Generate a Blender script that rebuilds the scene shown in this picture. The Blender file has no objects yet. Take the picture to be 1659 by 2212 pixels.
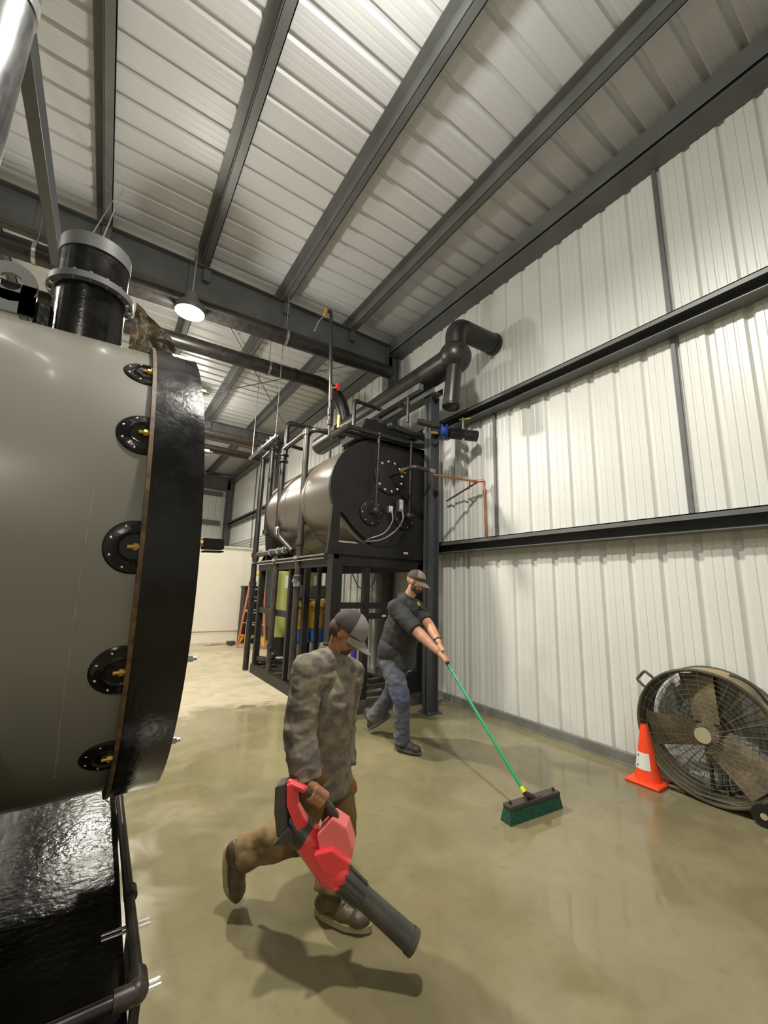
import bpy, bmesh, math, random
from mathutils import Vector, Matrix, noise
random.seed(7)
V=Vector
sc=bpy.context.scene
COL=sc.collection
# ---------------------------------------------------------------- camera frame (used to measure the place from the photograph)
F=883.0; CX,CY=829.5,1106.0; H=1.6
RM=Matrix(((0.8283424426385866,-0.1267783676427206,-0.5456885954657533),
           (-0.5595039484111167,-0.13790916180853002,-0.817273757563302),
           (0.02835717609195194,0.9822974644104074,-0.1851690092239362)))
CAM=V((0,0,H))
def ray(u,v): return (RM@V((u-CX,-(v-CY),-F))).normalized()
def atx(u,v,x): d=ray(u,v); return CAM+d*(x/d.x)
def aty(u,v,y): d=ray(u,v); return CAM+d*(y/d.y)
def atz(u,v,z=0.0): d=ray(u,v); return CAM+d*((z-H)/d.z)
# ---------------------------------------------------------------- materials
def new_mat(name):
    m=bpy.data.materials.new(name); m.use_nodes=True
    return m,m.node_tree.nodes,m.node_tree.links,m.node_tree.nodes['Principled BSDF']
def mat(name,col,rough=.5,metal=0.,var=None,vscale=6.,bump=0.,bscale=40.,coat=0.,spec=.5,rvar=0.,detail=4.,stretch=None,vlo=.38,vhi=.64):
    m,N,L,P=new_mat(name)
    P.inputs['Base Color'].default_value=(*col,1); P.inputs['Roughness'].default_value=rough
    P.inputs['Metallic'].default_value=metal; P.inputs['Coat Weight'].default_value=coat
    P.inputs['Coat Roughness'].default_value=.08; P.inputs['Specular IOR Level'].default_value=spec
    tc=N.new('ShaderNodeTexCoord'); src=tc.outputs['Object']
    if stretch:
        mp=N.new('ShaderNodeMapping'); mp.inputs['Scale'].default_value=stretch; L.new(src,mp.inputs[0]); src=mp.outputs[0]
    if var:
        n=N.new('ShaderNodeTexNoise'); n.inputs['Scale'].default_value=vscale; n.inputs['Detail'].default_value=detail
        L.new(src,n.inputs['Vector'])
        r=N.new('ShaderNodeMapRange'); r.inputs['From Min'].default_value=vlo; r.inputs['From Max'].default_value=vhi
        L.new(n.outputs['Fac'],r.inputs['Value'])
        x=N.new('ShaderNodeMix'); x.data_type='RGBA'; x.inputs[6].default_value=(*col,1); x.inputs[7].default_value=(*var,1)
        L.new(r.outputs[0],x.inputs[0]); L.new(x.outputs[2],P.inputs['Base Color'])
        if rvar:
            r2=N.new('ShaderNodeMapRange'); r2.inputs['From Min'].default_value=vlo; r2.inputs['From Max'].default_value=vhi
            r2.inputs['To Min'].default_value=rough; r2.inputs['To Max'].default_value=rough+rvar
            L.new(n.outputs['Fac'],r2.inputs['Value']); L.new(r2.outputs[0],P.inputs['Roughness'])
    if bump:
        n2=N.new('ShaderNodeTexNoise'); n2.inputs['Scale'].default_value=bscale; n2.inputs['Detail'].default_value=3
        L.new(src,n2.inputs['Vector'])
        b=N.new('ShaderNodeBump'); b.inputs['Strength'].default_value=bump; b.inputs['Distance'].default_value=.01
        L.new(n2.outputs['Fac'],b.inputs['Height']); L.new(b.outputs[0],P.inputs['Normal'])
    return m
M={}
M['sheet']=mat('white_metal_panel',(.70,.705,.68),.36,var=(.66,.665,.635),vscale=.8,bump=.05,bscale=3.,spec=.5)
M['roofsheet']=mat('white_roof_panel',(.62,.625,.65),.42,var=(.58,.585,.61),vscale=.8)
M['steel']=mat('grey_primed_steel',(.125,.13,.132),.45,var=(.10,.104,.104),vscale=3.,spec=.5)
M['steel_brown']=mat('dusty_dark_steel',(.045,.04,.034),.5,var=(.09,.075,.055),vscale=9.,bump=.05)
M['gloss_black']=mat('gloss_black_paint',(.008,.0075,.008),.15,coat=.0,spec=.34,var=(.012,.011,.011),vscale=14.,bump=.10,bscale=55.,rvar=.10)
M['deckblack']=mat('wet_black_deck',(.007,.0065,.006),.14,spec=.22,bump=.25,bscale=30.,var=(.012,.011,.009),vscale=3.,rvar=.12)
M['matte_black']=mat('matte_black_paint',(.009,.008,.0085),.5,var=(.014,.012,.012),vscale=4.,spec=.35)
M['pipe_black']=mat('black_iron_pipe',(.012,.0115,.0115),.36,var=(.026,.023,.02),vscale=10.,bump=.04)
M['pipe_brown']=mat('rusty_black_pipe',(.05,.037,.026),.42,var=(.024,.02,.018),vscale=12.)
M['bluesteel']=mat('dark_blue_steel',(.045,.050,.058),.4,var=(.055,.058,.062),vscale=6.)
M['jacket']=mat('grey_tank_jacket_paint',(.215,.207,.18),.27,var=(.195,.187,.16),vscale=1.6,coat=.25,bump=.02,bscale=5.)
M['scratch']=mat('chalky_scratch',(.29,.28,.24),.6,var=(.22,.21,.18),vscale=30.)
M['rust_edge']=mat('rusty_edge',(.16,.085,.03),.55,var=(.05,.03,.015),vscale=25.)
M['tan_tank']=mat('brown_tank_skin',(.08,.065,.052),.34,var=(.085,.07,.055),vscale=2.2,spec=.6)
M['galv']=mat('galvanised_steel',(.55,.56,.56),.28,metal=.9,var=(.35,.36,.37),vscale=18.)
M['steelshiny']=mat('polished_steel',(.75,.75,.73),.2,metal=1.)
M['stainpipe']=mat('brushed_flue_pipe',(.36,.37,.38),.3,metal=.9,var=(.10,.10,.105),vscale=9.,stretch=(1,1,.25))
M['brass']=mat('brass',(.65,.42,.10),.3,metal=.8)
M['copper']=mat('copper',(.55,.21,.11),.33,metal=.75,var=(.35,.18,.09),vscale=14.)
M['white']=mat('white_plastic',(.78,.77,.72),.5)
M['drywall']=mat('cream_wall_board',(.80,.765,.67),.6,var=(.77,.73,.62),vscale=1.)
M['frp']=mat('pale_green_fibreglass',(.47,.50,.17),.35,var=(.38,.40,.13),vscale=3.,stretch=(1,1,.4))
M['amber']=mat('amber_plastic',(.42,.27,.035),.32,var=(.17,.11,.02),vscale=9.)
M['blueplastic']=mat('blue_plastic',(.02,.09,.32),.4)
M['purple']=mat('purple_blue_plastic',(.06,.05,.42),.35)
M['orange']=mat('orange_cone_plastic',(.95,.075,.02),.42,spec=.4)
M['laddero']=mat('orange_fibreglass',(.62,.19,.09),.45)
M['yellow']=mat('yellow_plastic',(.80,.50,.02),.4)
M['alu']=mat('aluminium',(.58,.58,.52),.35,metal=.6)
M['dustblade']=mat('dusty_fan_blade',(.21,.165,.10),.6,var=(.13,.10,.06),vscale=8.)
M['dusthub']=mat('dusty_hub',(.42,.36,.24),.6)
M['drumtan']=mat('dusty_tan_drum',(.40,.31,.16),.5,var=(.15,.12,.07),vscale=4.)
M['drumblack']=mat('dusty_black_metal',(.035,.03,.023),.5,var=(.12,.10,.06),vscale=3.)
M['wire']=mat('grille_wire',(.16,.15,.12),.45,metal=.3)
M['rubber']=mat('black_rubber',(.012,.012,.012),.5)
M['green']=mat('green_handle',(.02,.36,.14),.3,spec=.6)
M['bristle']=mat('green_bristles',(.012,.105,.055),.7,var=(.005,.04,.02),vscale=90.,bump=.6,bscale=160.)
M['broomblk']=mat('brown_black_plastic',(.055,.04,.036),.45)
M['brightyellow']=mat('bright_yellow',(.9,.8,.02),.4)
M['red']=mat('red_plastic',(.85,.05,.06),.28,coat=.3,spec=.6)
M['redlight']=mat('pinkish_red_plastic',(.88,.17,.17),.35)
M['toolblk']=mat('grey_black_plastic',(.045,.047,.043),.4,var=(.075,.06,.05),vscale=12.)
M['skin']=mat('skin',(.56,.30,.19),.5,var=(.50,.24,.15),vscale=16.)
M['skin2']=mat('tanned_skin',(.40,.19,.10),.5,var=(.33,.15,.08),vscale=16.)
M['beard']=mat('dark_brown_hair',(.075,.042,.025),.75,bump=.5,bscale=140.)
M['tee']=mat('black_cotton',(.020,.021,.022),.8,var=(.035,.036,.036),vscale=4.,bump=.15,bscale=18.)
M['jeans']=mat('worn_blue_denim',(.045,.055,.105),.8,var=(.12,.12,.125),vscale=5.,bump=.25,bscale=14.)
M['camo']=mat('muted_camouflage_cloth',(.245,.215,.155),.85,var=(.13,.11,.10),vscale=16.,detail=6.,bump=.35,bscale=22.,vlo=.40,vhi=.60)
M['pants']=mat('brown_work_trouser_cloth',(.25,.165,.07),.85,var=(.10,.062,.028),vscale=6.,bump=.3,bscale=13.)
M['boot']=mat('dark_brown_leather',(.075,.045,.030),.45,var=(.11,.085,.035),vscale=12.,bump=.2,bscale=40.)
M['sole']=mat('tan_boot_sole',(.34,.26,.14),.6)
M['bootblk']=mat('dark_work_boot_leather',(.045,.038,.032),.55)
M['solegrey']=mat('grey_boot_sole',(.10,.092,.08),.6)
M['capdark']=mat('dark_cap_cloth',(.055,.040,.038),.8,bump=.15,bscale=30.)
M['capgrey']=mat('grey_cap_cloth',(.24,.22,.215),.8,bump=.15,bscale=30.)
M['captan']=mat('tan_cap_cloth',(.22,.18,.13),.8)
M['eyewhite']=mat('eye_white',(.7,.68,.64),.3)
M['eyedark']=mat('dark_iris',(.03,.02,.015),.2)
M['camobag']=mat('crumpled_brown_plastic',(.06,.042,.022),.3,var=(.20,.15,.085),vscale=13.,bump=.9,bscale=16.,vlo=.5,vhi=.62)
M['trimgrey']=mat('grey_base_angle',(.20,.205,.185),.45,var=(.14,.135,.115),vscale=3.)
M['redvalve']=mat('red_valve_paint',(.65,.02,.03),.35)
M['bluevalve']=mat('blue_valve_paint',(.02,.07,.33),.35)
M['logo']=mat('yellow_green_print',(.45,.50,.03),.7)
M['pinkline']=mat('faded_red_line',(.50,.23,.17),.6)
# glowing lamp lens
m,N,L,P=new_mat('lit_lamp_lens'); P.inputs['Base Color'].default_value=(1,1,.95,1)
P.inputs['Emission Color'].default_value=(1,.93,.74,1); P.inputs['Emission Strength'].default_value=90; M['lens']=m
# concrete floor: wet, blotchy, a dry paler part beyond a ragged edge
m,N,L,P=new_mat('wet_concrete'); M['floor']=m
tc=N.new('ShaderNodeTexCoord')
def nz(sc_,det=5,dist=0.):
    n=N.new('ShaderNodeTexNoise'); n.inputs['Scale'].default_value=sc_; n.inputs['Detail'].default_value=det; n.inputs['Distortion'].default_value=dist
    L.new(tc.outputs['Object'],n.inputs['Vector']); return n
def mr(src,a,b,c=0.,d=1.,smooth=False):
    r=N.new('ShaderNodeMapRange'); r.inputs[1].default_value=a; r.inputs[2].default_value=b; r.inputs[3].default_value=c; r.inputs[4].default_value=d
    if smooth: r.interpolation_type='SMOOTHSTEP'
    L.new(src,r.inputs[0]); return r.outputs[0]
def mixc(f,a,b):
    x=N.new('ShaderNodeMix'); x.data_type='RGBA'
    for i,c in ((6,a),(7,b)):
        if isinstance(c,tuple): x.inputs[i].default_value=(*c,1)
        else: L.new(c,x.inputs[i])
    L.new(f,x.inputs[0]); return x.outputs[2]
def mth(op,a,b):
    x=N.new('ShaderNodeMath'); x.operation=op
    for i,c in ((0,a),(1,b)):
        if isinstance(c,(int,float)): x.inputs[i].default_value=c
        else: L.new(c,x.inputs[i])
    return x.outputs[0]
n1=nz(.8,4,.6); n2=nz(2.6,6,.8); n3=nz(14,6); n4=nz(.55,3,.3)
sep=N.new('ShaderNodeSeparateXYZ'); L.new(tc.outputs['Object'],sep.inputs[0])
# dryness grows with distance along the hall (y) away from the washed area, ragged by noise
yy=mth('ADD',sep.outputs[1],mth('MULTIPLY',n2.outputs['Fac'],1.6))
yy=mth('ADD',yy,mth('MULTIPLY',n1.outputs['Fac'],1.2))
dry=mr(yy,7.1,7.5,0,1,True)
wetc=mixc(mr(n1.outputs['Fac'],.36,.66),(.195,.170,.092),(.262,.228,.128))
wetc=mixc(mr(n2.outputs['Fac'],.45,.78,0,.45),wetc,(.34,.30,.185))
wetc=mixc(mr(n3.outputs['Fac'],.56,.75,0,.45),wetc,(.17,.14,.085))
dryc=mixc(mr(n2.outputs['Fac'],.4,.65),(.50,.44,.31),(.40,.34,.22))
L.new(mixc(dry,wetc,dryc),P.inputs['Base Color'])
wetr=mr(n2.outputs['Fac'],.36,.66,.05,.26)
x=N.new('ShaderNodeMix'); x.data_type='FLOAT'; L.new(dry,x.inputs[0]); L.new(wetr,x.inputs[2]); x.inputs[3].default_value=.6
L.new(x.outputs[0],P.inputs['Roughness']); P.inputs['Specular IOR Level'].default_value=.5
b=N.new('ShaderNodeBump'); b.inputs['Strength'].default_value=.05; b.inputs['Distance'].default_value=.01
L.new(n3.outputs['Fac'],b.inputs['Height']); L.new(b.outputs[0],P.inputs['Normal'])
# ---------------------------------------------------------------- mesh builder
def frame(d):
    d=V(d).normalized(); a=V((0,0,1)) if abs(d.z)<.9 else V((0,1,0))
    u=d.cross(a).normalized(); return u,d.cross(u).normalized(),d
class MB:
    def __init__(s): s.v=[]; s.f=[]
    def add(s,vs,fs):
        o=len(s.v); s.v+= [V(p) for p in vs]; s.f+=[tuple(o+i for i in f) for f in fs]; return s
    def box(s,x0,x1,y0,y1,z0,z1):
        return s.add([(x,y,z) for x in (x0,x1) for y in (y0,y1) for z in (z0,z1)],
          [(0,1,3,2),(4,6,7,5),(0,4,5,1),(2,3,7,6),(0,2,6,4),(1,5,7,3)])
    def obox(s,c,X,Y,Z):   # half-axis vectors
        c,X,Y,Z=V(c),V(X),V(Y),V(Z)
        return s.add([c+a*X+b*Y+d*Z for a in (-1,1) for b in (-1,1) for d in (-1,1)],
          [(0,1,3,2),(4,6,7,5),(0,4,5,1),(2,3,7,6),(0,2,6,4),(1,5,7,3)])
    def bar(s,p,q,w,h,up=(0,0,1)):
        p,q=V(p),V(q); d=(q-p); n=d.normalized(); upv=V(up)
        if abs(n.dot(upv))>.95: upv=V((0,1,0))
        sd=n.cross(upv).normalized(); u=sd.cross(n).normalized()
        return s.obox((p+q)/2,d/2,sd*w/2,u*h/2)
    def cyl(s,p,q,r,r2=None,n=20,cap=True):
        r2=r if r2 is None else r2; p,q=V(p),V(q); u,w,d=frame(q-p)
        vs=[]
        for c,rr in ((p,r),(q,r2)):
            for i in range(n):
                t=2*math.pi*i/n; vs.append(c+(u*math.cos(t)+w*math.sin(t))*rr)
        fs=[(i,(i+1)%n,n+(i+1)%n,n+i) for i in range(n)]
        if cap: fs+=[tuple(range(n))[::-1],tuple(range(n,2*n))]
        return s.add(vs,fs)
    def sweep(s,pts,r,n=12,closed=False,cap=True):
        pts=[V(p) for p in pts]; m=len(pts); vs=[]; prev=None
        rs=r if isinstance(r,(list,tuple)) else [r]*m
        for i,p in enumerate(pts):
            if closed: d=pts[(i+1)%m]-pts[i-1]
            else: d=pts[min(i+1,m-1)]-pts[max(i-1,0)]
            d.normalize()
            if prev is None: u,w,_=frame(d)
            else:
                u=prev-d*prev.dot(d)
                u=u.normalized() if u.length>1e-6 else frame(d)[0]
                w=d.cross(u)
            prev=u
            for k in range(n):
                t=2*math.pi*k/n; vs.append(p+(u*math.cos(t)+w*math.sin(t))*rs[i])
        fs=[]
        for i in range(m if closed else m-1):
            j=(i+1)%m
            for k in range(n): fs.append((i*n+k,i*n+(k+1)%n,j*n+(k+1)%n,j*n+k))
        if cap and not closed: fs+=[tuple(range(n))[::-1],tuple(range((m-1)*n,m*n))]
        return s.add(vs,fs)
    def pipe(s,pts,r,bend=None,n=14,steps=6,fit=0.):
        """round pipe with rounded elbows; fit>0 adds slightly thicker elbow fittings"""
        pts=[V(p) for p in pts]; bend=bend or r*1.6; out=[pts[0]]
        for i in range(1,len(pts)-1):
            a,b,c=pts[i-1],pts[i],pts[i+1]
            da=(a-b); dc=(c-b); l=min(bend,da.length*.45,dc.length*.45)
            p0=b+da.normalized()*l; p2=b+dc.normalized()*l; seg=[]
            for k in range(steps+1):
                t=k/steps; seg.append(p0*(1-t)**2+b*2*t*(1-t)+p2*t*t)
            out+=seg
            if fit:
                e=[p0+da.normalized()*r*.5]+seg+[p2+dc.normalized()*r*.5]
                s.sweep(e,r*(1+fit),n)
        out.append(pts[-1]); return s.sweep(out,r,n)
    def ell(s,c,rad,axes=None,n=20,m=12,lat0=-90,lat1=90):
        c=V(c); A=axes or (V((1,0,0)),V((0,1,0)),V((0,0,1))); vs=[]; fs=[]
        for j in range(m+1):
            la=math.radians(lat0+(lat1-lat0)*j/m)
            for i in range(n):
                lo=2*math.pi*i/n
                vs.append(c+A[0]*rad[0]*math.cos(la)*math.cos(lo)+A[1]*rad[1]*math.cos(la)*math.sin(lo)+A[2]*rad[2]*math.sin(la))
        for j in range(m):
            for i in range(n): fs.append((j*n+i,j*n+(i+1)%n,(j+1)*n+(i+1)%n,(j+1)*n+i))
        if lat0>-90: fs.append(tuple(range(n))[::-1])
        if lat1<90: fs.append(tuple(range(m*n,m*n+n)))
        return s.add(vs,fs)
    def cap(s,p,q,r,r2=None,n=16):  # tapered capsule
        r2=r if r2 is None else r2; p,q=V(p),V(q)
        s.cyl(p,q,r,r2,n); u,w,d=frame(q-p)
        s.ell(p,(r,r,r),(u,w,d),n,8); s.ell(q,(r2,r2,r2),(u,w,d),n,8); return s
    def prism(s,poly,off):
        poly=[V(p) for p in poly]; off=V(off); n=len(poly)
        return s.add(poly+[p+off for p in poly],[tuple(range(n))[::-1],tuple(range(n,2*n))]+[(i,(i+1)%n,n+(i+1)%n,n+i) for i in range(n)])
    def lathe(s,c,ax,prof,n=32,a0=0,a1=360):   # prof: list (radius, along)
        c=V(c); u,w,d=frame(ax); full=abs(a1-a0)>=360; m=len(prof); k=n if full else n+1; vs=[]; fs=[]
        for i in range(k):
            t=math.radians(a0+(a1-a0)*i/n)
            for r,h in prof: vs.append(c+d*h+(u*math.cos(t)+w*math.sin(t))*r)
        for i in range(n if full else n):
            j=(i+1)%k
            for q in range(m-1): fs.append((i*m+q,j*m+q,j*m+q+1,i*m+q+1))
        return s.add(vs,fs)
    def annulus(s,c,ax,r0,r1,t,n=40):
        return s.lathe(c,ax,[(r0,-t/2),(r1,-t/2),(r1,t/2),(r0,t/2),(r0,-t/2)],n)
    def build(s,name,material,parent=None,smooth=True,bevel=0.,label=None,fix=True):
        base=V((0,0,0)) if parent is None else parent['_w']
        base=V(base)
        me=bpy.data.meshes.new(name); me.from_pydata([tuple(p-base) for p in s.v],[],s.f)
        bm=bmesh.new(); bm.from_mesh(me)
        bmesh.ops.remove_doubles(bm,verts=bm.verts,dist=1e-6)
        if fix: bmesh.ops.recalc_face_normals(bm,faces=bm.faces)
        bm.to_mesh(me); bm.free()
        me.materials.append(M[material] if isinstance(material,str) else material)
        if smooth: me.shade_smooth(); me.set_sharp_from_angle(angle=math.radians(35))
        o=bpy.data.objects.new(name,me); COL.objects.link(o)
        if parent is not None: o.parent=PAR[parent['_id']]
        if parent is not None and parent.get('_off'): o.location=parent['_off']
        if bevel:
            b=o.modifiers.new('bevel','BEVEL'); b.width=bevel; b.segments=2; b.limit_method='ANGLE'; b.angle_limit=math.radians(40)
        if label: o['label']=label
        return o
PAR={}
class Node(dict):
    pass
def ref(o,w):
    n=Node(); n['_w']=V(w); n['_id']=o.name; PAR[o.name]=o; n.o=o; return n
def thing(name,label,cat,loc,group=None,kind=None,rot=None):
    o=bpy.data.objects.new(name,None); COL.objects.link(o); o.location=loc; o.empty_display_size=.1
    if rot: o.rotation_euler=rot
    tag(o,label,cat,group,kind)
    return ref(o,loc)
def tag(o,label=None,cat=None,group=None,kind=None):
    if label: o['label']=label
    if cat: o['category']=cat
    if group: o['group']=group
    if kind: o['kind']=kind
    return o
def sub(o,parent):   # o built as part: return a ref so children may be parented beneath it
    return ref(o,parent['_w'])
def solo(mb,name,material,label,cat,group=None,**k):  # single-mesh thing, origin at its lowest centre
    c=V((sum(p.x for p in mb.v)/len(mb.v),sum(p.y for p in mb.v)/len(mb.v),min(p.z for p in mb.v)))
    mb.v=[p-c for p in mb.v]
    o=mb.build(name,material,**k); o.location=c; return tag(o,label,cat,group)
def struct(mb,name,material,**k):
    o=mb.build(name,material,**k); o['kind']='structure'; return o
# ---------------------------------------------------------------- building shell
WX=4.485; XL=-11.0; YB=-6.0; YF=19.6; ZR=6.62
def corr_profile(a,b,per=.2925,mn=.005):
    out=[]; k=math.floor(a/per)
    while k*per<b:
        o=k*per
        for du,dp in ((0,0),(.022,.030),(.062,.030),(.084,0),(.130,0),(.137,mn),(.153,mn),(.160,0),(.208,0),(.215,mn),(.231,mn),(.238,0)):
            if a<=o+du<=b: out.append((o+du,dp))
        k+=1
    return [(a,0)]+out+[(b,0)]
def corr_wall(name,fn,a,b,t0,t1,mat_):
    pr=corr_profile(a,b,mn=.0015 if name=='ceiling' else .005); vs=[];fs=[]
    for u,d in pr: vs+= [fn(u,t0,d),fn(u,t1,d)]
    for i in range(len(pr)-1): fs.append((2*i,2*i+2,2*i+3,2*i+1))
    mb=MB().add(vs,fs); return struct(mb,name,mat_,smooth=False,fix=False)
struct(MB().box(XL,WX+.1,YB,YF+.1,-.12,0),'floor','floor',smooth=False)
corr_wall('wall_right',lambda u,t,d:(WX+d,u,t),YB,YF,0,ZR+.02,'sheet')
corr_wall('wall_left',lambda u,t,d:(XL-d,u,t),YB,YF,0,ZR+.02,'sheet')
corr_wall('wall_far',lambda u,t,d:(u,YF+d,t),XL,WX,0,ZR+.02,'sheet')
corr_wall('wall_back',lambda u,t,d:(u,YB-d,t),XL,WX,0,ZR+.02,'sheet')
corr_wall('ceiling',lambda u,t,d:(t,u,ZR+d),YB,YF,XL,WX,'roofsheet')
struct(MB().box(WX-.055,WX,YB,YF,0,.095).box(WX-.10,WX-.055,YB,YF,0,.008),'baseboard_right','trimgrey',bevel=.003)
# white partition board across the hall
struct(MB().box(XL,3.92,12.5,12.62,0,2.66),'wall_partition','drywall')
struct(MB().box(XL,3.93,12.47,12.64,2.66,2.70),'trim_1','drywall')
# --- steel frame
def zsec(x,y0,y1,z0,z1,f=.085,t=.012,flip=1):
    mb=MB(); mb.box(x-t/2,x+t/2,y0,y1,z0,z1)
    a,b=sorted((x,x+flip*f)); mb.box(a,b,y0,y1,z0,z0+t)
    a,b=sorted((x,x-flip*f)); mb.box(a,b,y0,y1,z1-t,z1)
    a=x+flip*f; mb.box(min(a,a-flip*t*.8),max(a,a-flip*t*.8),y0,y1,z0,z0+.03); return mb
names={3.32:'nearest the right wall eave',1.97:'second out from the eave strut',.67:'third out from the eave strut',-.6:'left of the top centre, above the tank',
 -1.9:'fifth out from the eave strut',-3.2:'sixth out from the eave strut',-4.5:'seventh out from the eave strut',-5.8:'eighth out from the eave strut',-7.1:'ninth out from the eave strut'}
for x,nm in names.items():
    solo(zsec(x-.03,YB,YF,6.45,6.62,.10),'roof_purlin','steel','grey steel roof purlin, '+nm,'beam','roof purlins',smooth=False)
mb=MB(); mb.box(4.20,4.21,YB,YF,6.27,6.50); mb.box(4.20,4.30,YB,YF,6.27,6.28); mb.box(4.20,4.47,YB,YF,6.50,6.515); mb.box(4.29,4.30,YB,YF,6.28,6.31)
mb.box(4.21,4.475,YB,YF,6.235,6.25)
solo(mb,'eave_strut','steel','grey steel eave strut where the roof meets the right wall','beam',smooth=False)
def girt(z,nm):
    mb=MB(); x0=WX-.205; mb.box(x0,WX-.002,YB,YF,z-.011,z); mb.box(x0,x0+.012,YB,YF,z-.055,z)
    mb.box(WX-.014,WX-.002,YB,YF,z-.16,z); mb.box(x0+.012,WX-.014,YB,YF,z-.165,z-.155)
    # short return lip lets the underside read dark
    return solo(mb,'wall_girt','steel',nm,'beam','wall girts on the right wall',smooth=False)
girt(2.345,'lower grey steel girt running along the right wall behind the man with the broom')
girt(4.36,'upper grey steel girt running high along the right wall under the black pipes')
for (y,z0,z1,nm) in ((1.51,4.36,6.27,'thin grey vertical sag bar on the right wall, above the upper girt'),
                     (1.51,2.345,4.20,'thin grey vertical bar between the two right wall girts, the nearer one'),
                     (3.83,2.345,4.20,'thin grey vertical bar between the two right wall girts, beside the copper pipe'),
                     (9.3,4.36,6.27,'thin grey vertical bar high on the far part of the right wall'),
                     (9.3,2.345,4.2,'thin grey vertical bar on the far part of the right wall between girts'),
                     (15.8,2.345,6.27,'thin dark vertical bar on the right wall near the far corner')):
    solo(MB().box(WX-.035,WX-.008,y-.02,y+.02,z0,z1),'sag_bar','steel',nm,'bar','vertical bars on the right wall',smooth=False)
def ibeam_x(y,x0,x1,z0a,z0b,z1,f=.20,t=.014):
    mb=MB(); h=f/2
    mb.prism([(x0,y-t/2,z0a),(x1,y-t/2,z0b),(x1,y-t/2,z1),(x0,y-t/2,z1)],(0,t,0))
    mb.prism([(x0,y-h,z0a),(x1,y-h,z0b),(x1,y-h,z0b+t),(x0,y-h,z0a+t)],(0,f,0))
    mb.prism([(x0,y-h,z1-t),(x1,y-h,z1-t),(x1,y-h,z1),(x0,y-h,z1)],(0,f,0)); return mb
for y,nm in ((6.3,'nearest grey steel rafter crossing under the purlins above the brown tank'),(12.7,'middle grey steel rafter above the white partition'),(19.3,'farthest grey steel rafter against the end wall')):
    t=thing('roof_rafter',nm,'beam',(4.2,y,6.0),'roof rafters')
    ibeam_x(y,XL,4.30,6.05,5.86,6.445).build('beam','steel',t,smooth=False)
    for i in range(8):
        xx=3.32-1.3*i; MB().box(xx-.05,xx+.05,y-.10,y-.085,6.20,6.40).build('clip','steel',t,smooth=False)
    c=thing('steel_column',{6.3:'grey steel column on the right wall behind the black tank',12.7:'grey steel column on the right wall beside the partition end',19.3:'wide grey steel column in the far corner'}[y],'column',(4.3,y,0),'wall columns')
    MB().box(4.14,4.154,y-.10,y+.10,0,6.40).box(4.40,4.414,y-.10,y+.10,0,6.40).box(4.154,4.40,y-.007,y+.007,0,6.40).build('post','steel',c,smooth=False)
    MB().box(4.10,4.44,y-.14,y+.14,0,.02).build('base_plate','steel',c,smooth=False)
for z,nm in ((5.75,'upper grey girt high on the far end wall'),(4.42,'lower grey girt on the far end wall')):
    solo(MB().box(XL,4.0,YF-.2,YF-.01,z,z+.012).box(XL,4.0,YF-.2,YF-.188,z-.16,z).box(XL,4.0,YF-.2,YF-.01,z-.17,z-.16),'wall_girt','steel',nm,'beam','wall girts on the far end wall',smooth=False)
# roof bracing rods
for a,b,nm in (((.7,6.45,6.40),(3.9,11.4,6.40),'thin dark roof bracing rod running away to the right'),((4.0,7.1,6.40),(.4,12.5,6.40),'thin dark roof bracing rod crossing the other toward the left')):
    solo(MB().cyl(a,b,.011,n=8),'bracing_rod','steel',nm,'rod','crossed roof bracing rods')
# ---------------------------------------------------------------- lamps
def lamp(x,y,z,nm,power,col=(1,.95,.84),rad=.17):
    t=thing('high_bay_lamp',nm,'lamp',(x,y,z),'high bay lamps under the roof')
    MB().lathe((x,y,z),(0,0,1),[(.02,.30),(.09,.29),(.10,.14),(.19,.10),(.20,.02),(.19,0),(.17,.01),(.0,.05)],28).build('housing','steel',t)
    MB().ell((x,y,z+.005),(.165,.165,.06),n=24,m=6,lat0=-90,lat1=0).build('lens','lens',t)
    MB().cyl((x,y,z+.29),(x,y,6.41),.01,n=8).build('hanger_rod','galv',t)
    for kind,e in (('SPOT',power),('POINT',power*.20)):   # reflector beam, and what leaks sideways and up through the shade
        l=bpy.data.lights.new('lamp_light',kind); l.energy=e; l.color=col; l.shadow_soft_size=.11
        if kind=='SPOT': l.spot_size=math.radians(168); l.spot_blend=.55
        o=bpy.data.objects.new('lamp_light',l); COL.objects.link(o); o.location=(x,y,z-.20)
    return t
LC=(1.0,.955,.84)
lamp(.515,5.78,5.30,'lit high bay lamp glowing beside the grey rafter above the near tank',800,LC)
lamp(.9,1.55,6.12,'high bay lamp over the wet floor in front of the fan',640,(1,.97,.88))
lamp(-2.6,-4.2,6.1,'unseen fill lamp added behind the viewpoint near the back wall',330,LC)  # no lamp known here; added as soft fill from behind the camera
lamp(.6,14.5,6.1,'high bay lamp in the far bay beyond the white partition',420,LC)
lamp(-5.5,5.0,6.1,'high bay lamp above the far side of the grey tank',480,LC)
lamp(1.3,11.0,6.1,'high bay lamp over the dry floor before the partition',520,LC)
w=bpy.data.worlds.new('world'); sc.world=w; w.use_nodes=True
w.node_tree.nodes['Background'].inputs[0].default_value=(.8,.85,.8,1); w.node_tree.nodes['Background'].inputs[1].default_value=.02
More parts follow.
